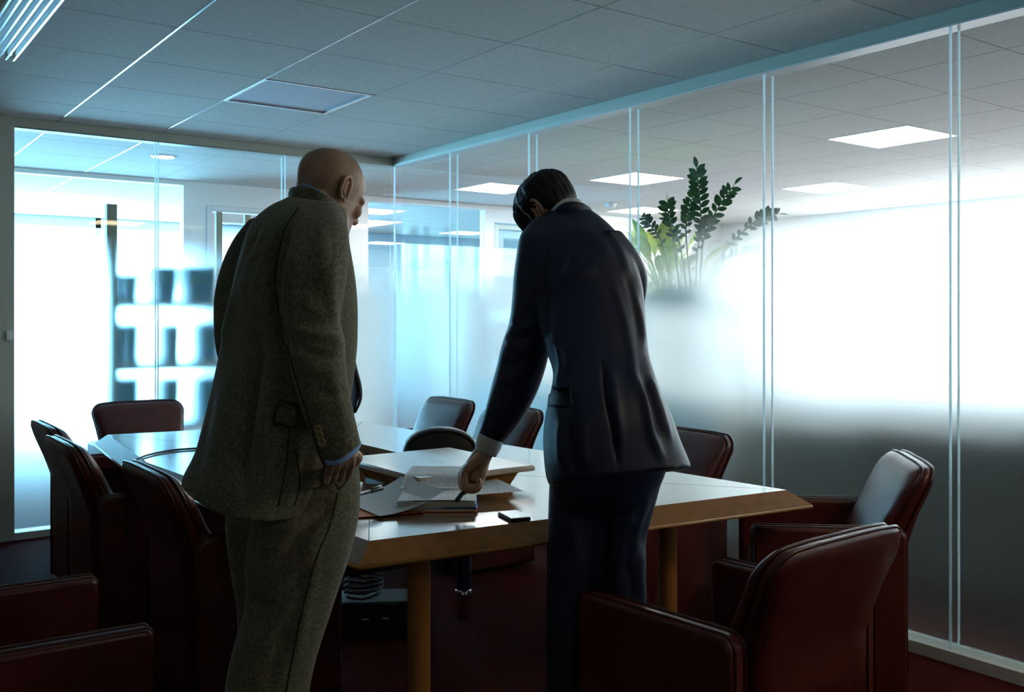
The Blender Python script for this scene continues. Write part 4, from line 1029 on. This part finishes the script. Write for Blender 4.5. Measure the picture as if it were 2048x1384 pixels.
folds = [([(600, 1045), (560, 1080), (510, 1100)], .010, 12), ([(670, 1005), (620, 1050), (560, 1110)], -.014, 11), ([(650, 1060), (590, 1150), (530, 1230)], .011, 14), ([(620, 1120), (560, 1200), (500, 1290)], -.011, 12), ([(500, 1060), (560, 1055), (620, 1040)], .01, 12), ([(600, 1180), (540, 1250), (480, 1300)], .010, 14), ([(495, 1190), (520, 1210), (550, 1200)], -.009, 9),
         ([(640, 1100), (610, 1220), (590, 1330)], .007, 14), ([(580, 1240), (550, 1320), (530, 1384)], -.006, 14), ([(545, 1130), (520, 1200), (500, 1260)], -.008, 12), ([(650, 950), (668, 965), (700, 935), (716, 915)], .009, 9), ([(655, 942), (678, 975)], -.006, 6)]
sculpt(me, folds, .004, 7, 8)
t1 = mobj('trousers', me, 'tweed', p1); T1b = bvh(me)
seam_or_edge(T1b, [(676, 985), (660, 1050), (635, 1110), (612, 1190), (590, 1290), (572, 1384)], .0014, 'side_seam', 'seam', t1)
seam_or_edge(T1b, [(648, 936), (664, 958), (678, 978)], .0014, 'pocket_edge', 'seam', t1)
seam_or_edge(T1b, [(679, 978), (697, 955), (712, 925)], .0016, 'pocket_edge', 'seam', t1)
# body: head, neck, trunk, arms with hands and legs in one surface
H1 = head_matrix(661, 380, D1+.15, 38, 22, 0, .92)
b = nb(); head_mesh(b, H1)
nk = H1@Vector((0, -.035, .05)); base = at(652, 430, D1+.12)
tube(b, [nk+ZV*.04, nk, nk.lerp(base, .5), base, base-ZV*.07], [.050, .056, .058, .056, .05], 24)
loft(b, [ring((585, 455), (650, 455), D1+.08, 40, .7), ring((525, 520), (660, 520), D1+.05, 45, .7), ring((480, 620), (680, 620), D1, A1, .66), ring((470, 750), (670, 750), D1, A1, .66), ring((480, 870), (660, 870), D1, A1, .7), ring((490, 960), (680, 960), D1, A1, .75)], n=32)
sR, eR, wR = at(628, 490, dR+.05), at(626, 665, dR-.01), at(688, 885, dR-.035)
tube(b, [sR, sR.lerp(eR, .5), eR, eR.lerp(wR, .5), wR, at(690, 915, dR-.035)], [.05, .045, .040, .037, .028, .029], 18)
sL, eL, wL = at(520, 510, dL+.02), at(475, 680, dL+.03), at(535, 850, dL+.18)
tube(b, [sL, sL.lerp(eL, .5), eL, eL.lerp(wL, .5), wL], [.05, .045, .04, .035, .028], 18)
for (hx, hy, hd), (kx, ky, kd), (fx, fy, fd) in (((610, 1000, dl), (578, 1330, dl), (520, 1790, dl)), ((550, 1000, dm), (530, 1320, dm), (525, 1690, dm))):
    a_, k_, f_ = at(hx, hy, hd), at(kx, ky, kd), at(fx, fy, fd); tube(b, [a_, a_.lerp(k_, .5), k_, k_.lerp(f_, .4), f_], [.058, .05, .042, .038, .03], 20)
relaxed_hand(b, wL, at(560, 900, dL+.2)-wL, FV*.6+RV*.6, RV*.3-FV*.3+ZV*.1)
me = baked(b, .004, 3)
hb = nb(); ear(hb, H1, 1); ear(hb, H1, -1)
# right hand slipping into the pocket
relaxed_hand(hb, at(685, 900, dR-.018), at(673, 992, dR+.135)-at(685, 900, dR-.018), RV*.75+FV*.5+ZV*.2, -FV*.9+RV*.35, .90, .35)
join_into(me, hb); body1 = mobj('body', me, 'skin', p1)
hair_shell('cropped_hair', H1, 'stubble', p1, lambda th: (.055 if math.sin(th) < -.2 else .10) if math.sin(th) < .35 else .2, lambda th, z: .0012, zmax=.2285, rough=.0)
for c, a_ in ((at(520, 1790, dl), 30), (at(525, 1690, dm), 35)): shoe(p1, (c.x, c.y, 0), a_)

# ======== the dark-haired man in navy
p2 = thing('person', 'dark-haired person in navy suit leaning over the table, pointing at papers with a pen', 'person', (0, 0, 0))
D2 = 2.58
b = nb()
loft(b, [ring((1108, 408), (1168, 412), D2+.31, 0, .9), ring((1092, 424), (1192, 428), D2+.30, 0, .8), ring((1062, 444), (1222, 455), D2+.28, 0, .72), ring((1045, 470), (1246, 484), D2+.25, 0, .68), ring((1045, 510), (1268, 520), D2+.22, 0, .65), ring((1058, 560), (1285, 565), D2+.19, 0, .65),
         ring((1070, 610), (1289, 615), D2+.16, 0, .65), ring((1080, 660), (1292, 660), D2+.12, -4, .66), ring((1094, 705), (1297, 705), D2+.08, -6, .68), ring((1107, 747), (1309, 745), D2+.04, -8, .72), ring((1100, 790), (1325, 790), D2+.01, -8, .76), ring((1091, 830), (1342, 830), D2, -8, .78, 2.4),
         ring((1087, 880), (1356, 875), D2, -8, .8, 2.6), ring((1092, 940), (1371, 915), D2, -8, .82, 2.6, tilt=-.1), ring((1099, 968), (1377, 936), D2, -8, .84, 2.6, tilt=-.2)], n=56)
dA = D2+.22
loft(b, [ring((1062, 448), (1130, 442), dA+.04, 0, .8), ring((1042, 468), (1136, 470), dA, 0, .85), ring((1034, 505), (1134, 508), dA-.02, 0, .85), ring((1028, 550), (1130, 552), dA-.02, 0, .85), ring((1024, 600), (1124, 602), dA-.02, 0, .85), ring((1018, 645), (1113, 650), dA-.01, 0, .85), ring((1003, 690), (1100, 702), dA, 0, .85),
         ring((993, 735), (1086, 752), dA+.01, 0, .88), ring((982, 780), (1066, 800), dA+.01, 0, .88), ring((970, 825), (1040, 846), dA+.01, 0, .9), ring((957, 868), (1004, 888), dA+.01, 0, .95)], n=36)
dB = D2+.22
loft(b, [ring((1170, 470), (1240, 462), dB, 0, .85), ring((1195, 500), (1272, 500), dB+.02, 0, .85), ring((1212, 540), (1293, 540), dB+.04, 0, .85), ring((1218, 575), (1296, 572), dB+.06, 0, .85), ring((1216, 615), (1290, 612), dB+.09, 0, .85), ring((1212, 700), (1280, 700), dB+.10, 0, .85), ring((1208, 800), (1270, 800), dB+.07, 0, .85), ring((1206, 900), (1255, 900), dB+.05, 0, .85)], n=32)
me = baked(b, .0055, 5)
folds = [([(1085, 560), (1095, 620), (1090, 690)], -.010, 9), ([(1120, 560), (1150, 545), (1200, 535)], .006, 12), ([(1100, 600), (1125, 560), (1150, 500)], -.006, 8), ([(1225, 560), (1250, 640), (1265, 720), (1270, 800)], .006, 10), ([(1250, 540), (1268, 600), (1280, 680)], -.006, 7), ([(1265, 570), (1282, 640), (1288, 700)], .007, 6),
         ([(1262, 740), (1290, 800), (1305, 870), (1330, 930)], .012, 9), ([(1285, 750), (1305, 810), (1325, 880)], -.009, 7), ([(1297, 745), (1322, 815), (1345, 890)], .008, 7), ([(1205, 720), (1215, 800), (1228, 860), (1236, 935)], -.014, 5), ([(1222, 730), (1234, 810), (1246, 900)], .006, 10),
         ([(1112, 680), (1122, 730), (1112, 780)], .007, 6), ([(1130, 690), (1135, 740), (1120, 790)], -.006, 6), ([(1125, 830), (1120, 890), (1125, 940)], .008, 10), ([(1165, 830), (1165, 900), (1170, 940)], .006, 14), ([(1145, 830), (1142, 890), (1148, 945)], -.007, 10), ([(1085, 480), (1070, 560), (1060, 620)], .005, 10),
         ([(1020, 640), (1045, 655), (1075, 640)], .008, 7), ([(1010, 680), (1035, 700), (1065, 695)], .008, 7), ([(1012, 662), (1040, 678), (1070, 668)], -.006, 6), ([(1000, 720), (1030, 730), (1060, 720)], -.005, 7), ([(990, 760), (1020, 760), (1050, 740)], .005, 7), ([(1120, 450), (1180, 470), (1230, 520)], .004, 12), ([(1200, 440), (1240, 500), (1262, 560)], .005, 8)]
sculpt(me, folds, .0035, 6, 21)
j2 = mobj('jacket', me, 'navy', p2); T2 = bvh(me)
seam_or_edge(T2, [(1205, 722), (1214, 800), (1226, 860), (1236, 925)], .0016, 'back_vent', 'nseam', j2)
seam_or_edge(T2, [(1098, 500), (1092, 560), (1094, 620)], .0014, 'sleeve_seam', 'nseam', j2)
patch(T2, [(1102, 772), (1142, 776), (1146, 814), (1097, 814)], .004, 'pocket_flap', 'navy', j2)
for k in range(4):
    h = hit(T2, 990-k*3, 815+k*11)
    if h:
        b = nb(); rt = h[1].to_track_quat('Z', 'Y').to_matrix().to_4x4(); lathe(b, [(.004, 0), (.006, .001), (.006, .003), (.004, .0026)], (0, 0, 0), 16); bmesh.ops.transform(b, matrix=Matrix.Translation(h[0]+h[1]*.0005)@rt, verts=b.verts); obj('cuff_button', b, 'black', j2, smooth=True)
dh = D2+.30
band('collar', [at(1096, 448, dh+.0), at(1112, 430, dh-.05), at(1134, 415, dh-.065), at(1162, 416, dh-.05), at(1182, 428, dh+.0), at(1170, 430, dh+.06)], .034, .008, 'navy', j2)
sh2 = band('shirt', [at(1086, 444, dh+.04), at(1100, 432, dh-.02), at(1116, 416, dh-.05), at(1136, 405, dh-.05), at(1160, 408, dh-.03), at(1170, 418, dh+.03)], .028, .006, 'whiteshirt', p2)
# trousers
b = nb(); d2 = D2
loft(b, [ring((1105, 880), (1330, 880), d2, 0, .72), ring((1100, 940), (1332, 935), d2, 0, .74), ring((1102, 985), (1314, 980), d2+.0, 0, .72), ring((1112, 1020), (1300, 1020), d2+.01, 0, .6), ring((1125, 1050), (1280, 1050), d2+.02, 0, .45)], n=44)
loft(b, [ring((1100, 960), (1222, 960), d2+.02, 0, .95), ring((1097, 1040), (1212, 1040), d2+.02, 0, .95), ring((1096, 1100), (1205, 1100), d2+.02, 0, .95), ring((1093, 1180), (1196, 1180), d2+.02, 0, .95), ring((1092, 1280), (1184, 1280), d2+.02, 0, .95), ring((1092, 1400), (1180, 1400), d2+.02, 0, 1), ring((1094, 1545), (1172, 1545), d2+.02, 0, 1.05), ring((1092, 1580), (1174, 1580), d2+.02, 0, 1.1)], n=32)
loft(b, [ring((1196, 960), (1322, 960), d2+.0, 0, .95), ring((1196, 1030), (1304, 1030), d2+.0, 0, .95), ring((1192, 1080), (1292, 1080), d2+.0, 0, .95), ring((1196, 1150), (1291, 1150), d2+.0, 0, .95), ring((1200, 1230), (1293, 1230), d2+.0, 0, .95), ring((1204, 1400), (1288, 1400), d2+.0, 0, 1), ring((1206, 1550), (1284, 1550), d2+.0, 0, 1.05), ring((1204, 1590), (1286, 1590), d2+.0, 0, 1.1)], n=32)
me = baked(b, .0065, 5)
folds = [([(1300, 985), (1275, 1050), (1262, 1110)], .008, 8), ([(1308, 1000), (1290, 1060), (1283, 1100)], -.006, 6), ([(1275, 1010), (1245, 1090), (1225, 1200)], .008, 12), ([(1285, 1100), (1280, 1150), (1284, 1200)], .006, 7), ([(1120, 1000), (1150, 1080), (1150, 1160)], .006, 14), ([(1210, 1000), (1208, 1080), (1206, 1180)], -.01, 9), ([(1250, 1120), (1262, 1170), (1258, 1210)], -.006, 8)]
sculpt(me, folds, .003, 6, 5)
t2 = mobj('trousers', me, 'navy', p2)
# body
H2 = head_matrix(1097, 416, D2+.36, -40, 44, -12, .96)
b = nb(); head_mesh(b, H2)
nk = H2@Vector((0, -.035, .05)); base = at(1140, 440, D2+.29)
tube(b, [nk+(nk-base)*.3, nk, nk.lerp(base, .5), base, base-ZV*.08], [.050, .054, .056, .058, .055], 24)
loft(b, [ring((1105, 480), (1200, 480), D2+.28, 0, .6), ring((1085, 530), (1250, 525), D2+.21, 0, .6), ring((1110, 620), (1270, 620), D2+.15, 0, .6), ring((1125, 740), (1290, 740), D2+.04, 0, .65), ring((1120, 850), (1310, 850), D2, 0, .65), ring((1120, 980), (1300, 980), D2, 0, .65)], n=32)
s_, e_, w_ = at(1085, 490, dA), at(1058, 680, dA+.01), at(980, 885, dA+.012)
tube(b, [s_, s_.lerp(e_, .5), e_, e_.lerp(w_, .5), w_, at(968, 905, dA+.012)], [.05, .046, .042, .036, .0285, .027], 18)
s_, e_, w2_ = at(1225, 500, dB+.02), at(1256, 590, dB+.08), at(1232, 900, dB+.06)
tube(b, [s_, s_.lerp(e_, .5), e_, e_.lerp(w2_, .5), w2_], [.05, .045, .042, .036, .028], 18)
for (hx, hd), kx, fx in (((1160, d2+.02), 1148, 1134), ((1256, d2), 1244, 1245)):
    a_, k_, f_ = at(hx, 980, hd), at(kx, 1230, hd), at(fx, 1580, hd); tube(b, [a_, a_.lerp(k_, .5), k_, k_.lerp(f_, .4), f_], [.05, .046, .042, .038, .03], 20)
me = baked(b, .004, 3)
hb = nb(); ear(hb, H2, 1); ear(hb, H2, -1)
relaxed_hand(hb, w2_, Vector((0, 0, -1))+FV*.35-RV*.15, -RV, -FV, 1, .5)
# left hand, closed round the pen: knuckles to the left, little finger nearest
dW = dA+.012
def hp(px, py, k=0): return at(px-k*2.2, py+k*1.0, dW-.026+k*.0185)
W0 = at(970, 900, dW)
tube(hb, [at(982, 882, dW), at(972, 899, dW), at(960, 918, dW), at(949, 934, dW)], [.027, .0265, .030, .029], 20)
for k in range(4):   # k=0 little ... 3 index
    tube(hb, [W0+FV*(k-1.5)*.011, hp(951, 922, k), hp(938, 934, k), hp(931, 943, k)], [.0135, .014, .0128, .0112], 12)
    L_ = (.86, 1, 1.03, 1.0)[k]; K0 = (930, 942); K1 = (930+2*L_, 942+31*L_); K2 = (K1[0]+20*L_, K1[1]+5); K3 = (K2[0]+10*L_, K2[1]-15*L_)
    finger(hb, [hp(*K0, k), hp((K0[0]+K1[0])/2-2, (K0[1]+K1[1])/2, k), hp(*K1, k), hp((K1[0]+K2[0])/2, (K1[1]+K2[1])/2+2, k), hp(*K2, k), hp(K2[0]+8*L_, K2[1]-4, k), hp(*K3, k)], .0112, .0082)
tube(hb, [at(964, 915, dW+.01), at(956, 936, dW+.008), at(950, 956, dW+.010), at(948, 968, dW+.012)], [.026, .031, .029, .018], 16)   # heel of the hand and palm
finger(hb, [at(955, 920, dW+.025), at(947, 945, dW+.04), at(938, 966, dW+.045), at(930, 984, dW+.035)], .0135, .0088)   # thumb beyond the fingers
join_into(me, hb); body2 = mobj('body', me, 'skin', p2)
def low2(th):
    s = math.sin(th)
    if s < -.55: return .07
    if s < .05: return .07+(s+.55)/.6*.06
    if s < .35: return .13-.03*(s-.05)/.3
    return min(.195, .10+(s-.35)*.3)
hair = hair_shell('hair', H2, 'hairdark', p2, low2, lambda th, z: .005+.009*max(0, math.sin(th))+.005*(z/.2), rough=.006, seed=4)
# forelock falling in front of the face
random.seed(3); b = nb()
for k in range(46):
    th = math.radians(random.uniform(52, 165)); z0 = random.uniform(.17, .205); g = .008
    a0 = head_pt(z0, th, g); a1 = head_pt(z0-.03, th, g+.012); a2 = head_pt(max(.09, z0-.07), th, g+.010+random.uniform(0, .008)); a3 = a2+Vector((0, .006, -.02-random.random()*.015))
    tube(b, crm([H2@a0, H2@a1, H2@a2, H2@a3], 4), [.0045-.004*i/12 for i in range(13)], 5)
obj('forelock', b, 'hairdark', hair, smooth=True)
b = nb()
for k in range(22):
    th = math.radians(random.uniform(125, 172)); z0 = random.uniform(.12, .17); a0 = head_pt(z0, th, .012); a1 = head_pt(z0-.03, th, .016); a2 = head_pt(max(.07, z0-.06), th, .012)
    tube(b, crm([H2@a0, H2@a1, H2@a2], 4), [.0022-.0002*i for i in range(9)], 5)
obj('greying_temple', b, 'hairgrey', hair, smooth=True)
# cuff of the shirt sleeve
b = nb(); loft(b, [ring((958, 864), (1006, 884), dA+.01, 0, .98), ring((952, 880), (1002, 897), dA+.01, 0, .98), ring((950, 896), (992, 914), dA+.01, 0, .98)], n=32, capped=False)
o = obj('shirt_cuff', b, 'whiteshirt', sh2, smooth=True); sd = o.modifiers.new('s', 'SOLIDIFY'); sd.thickness = .003; sd.offset = -1
for x, y in ((963, 882), (978, 890)):
    q = at(x, y, dA+.01-.0345); b = nb(); lathe(b, [(.0035, 0), (.005, .001), (.0045, .0022), (.001, .0018)], (0, 0, 0), 14); bmesh.ops.transform(b, matrix=Matrix.Translation(q)@(-FV).to_track_quat('Z', 'Y').to_matrix().to_4x4(), verts=b.verts); obj('cuff_button', b, 'whiteshirt', o, smooth=True)
for c, a_ in ((at(1134, 1580, d2+.02), -20), (at(1245, 1590, d2), 15)): shoe(p2, (c.x, c.y, 0), a_)
pt = onz(912, 1003, ZS+.004); make_pen('pointing_pen', 'dark pen held in the navy-suited person\'s hand, tip on the printed page', at(946, 962, dW+.03), pt, .0055)
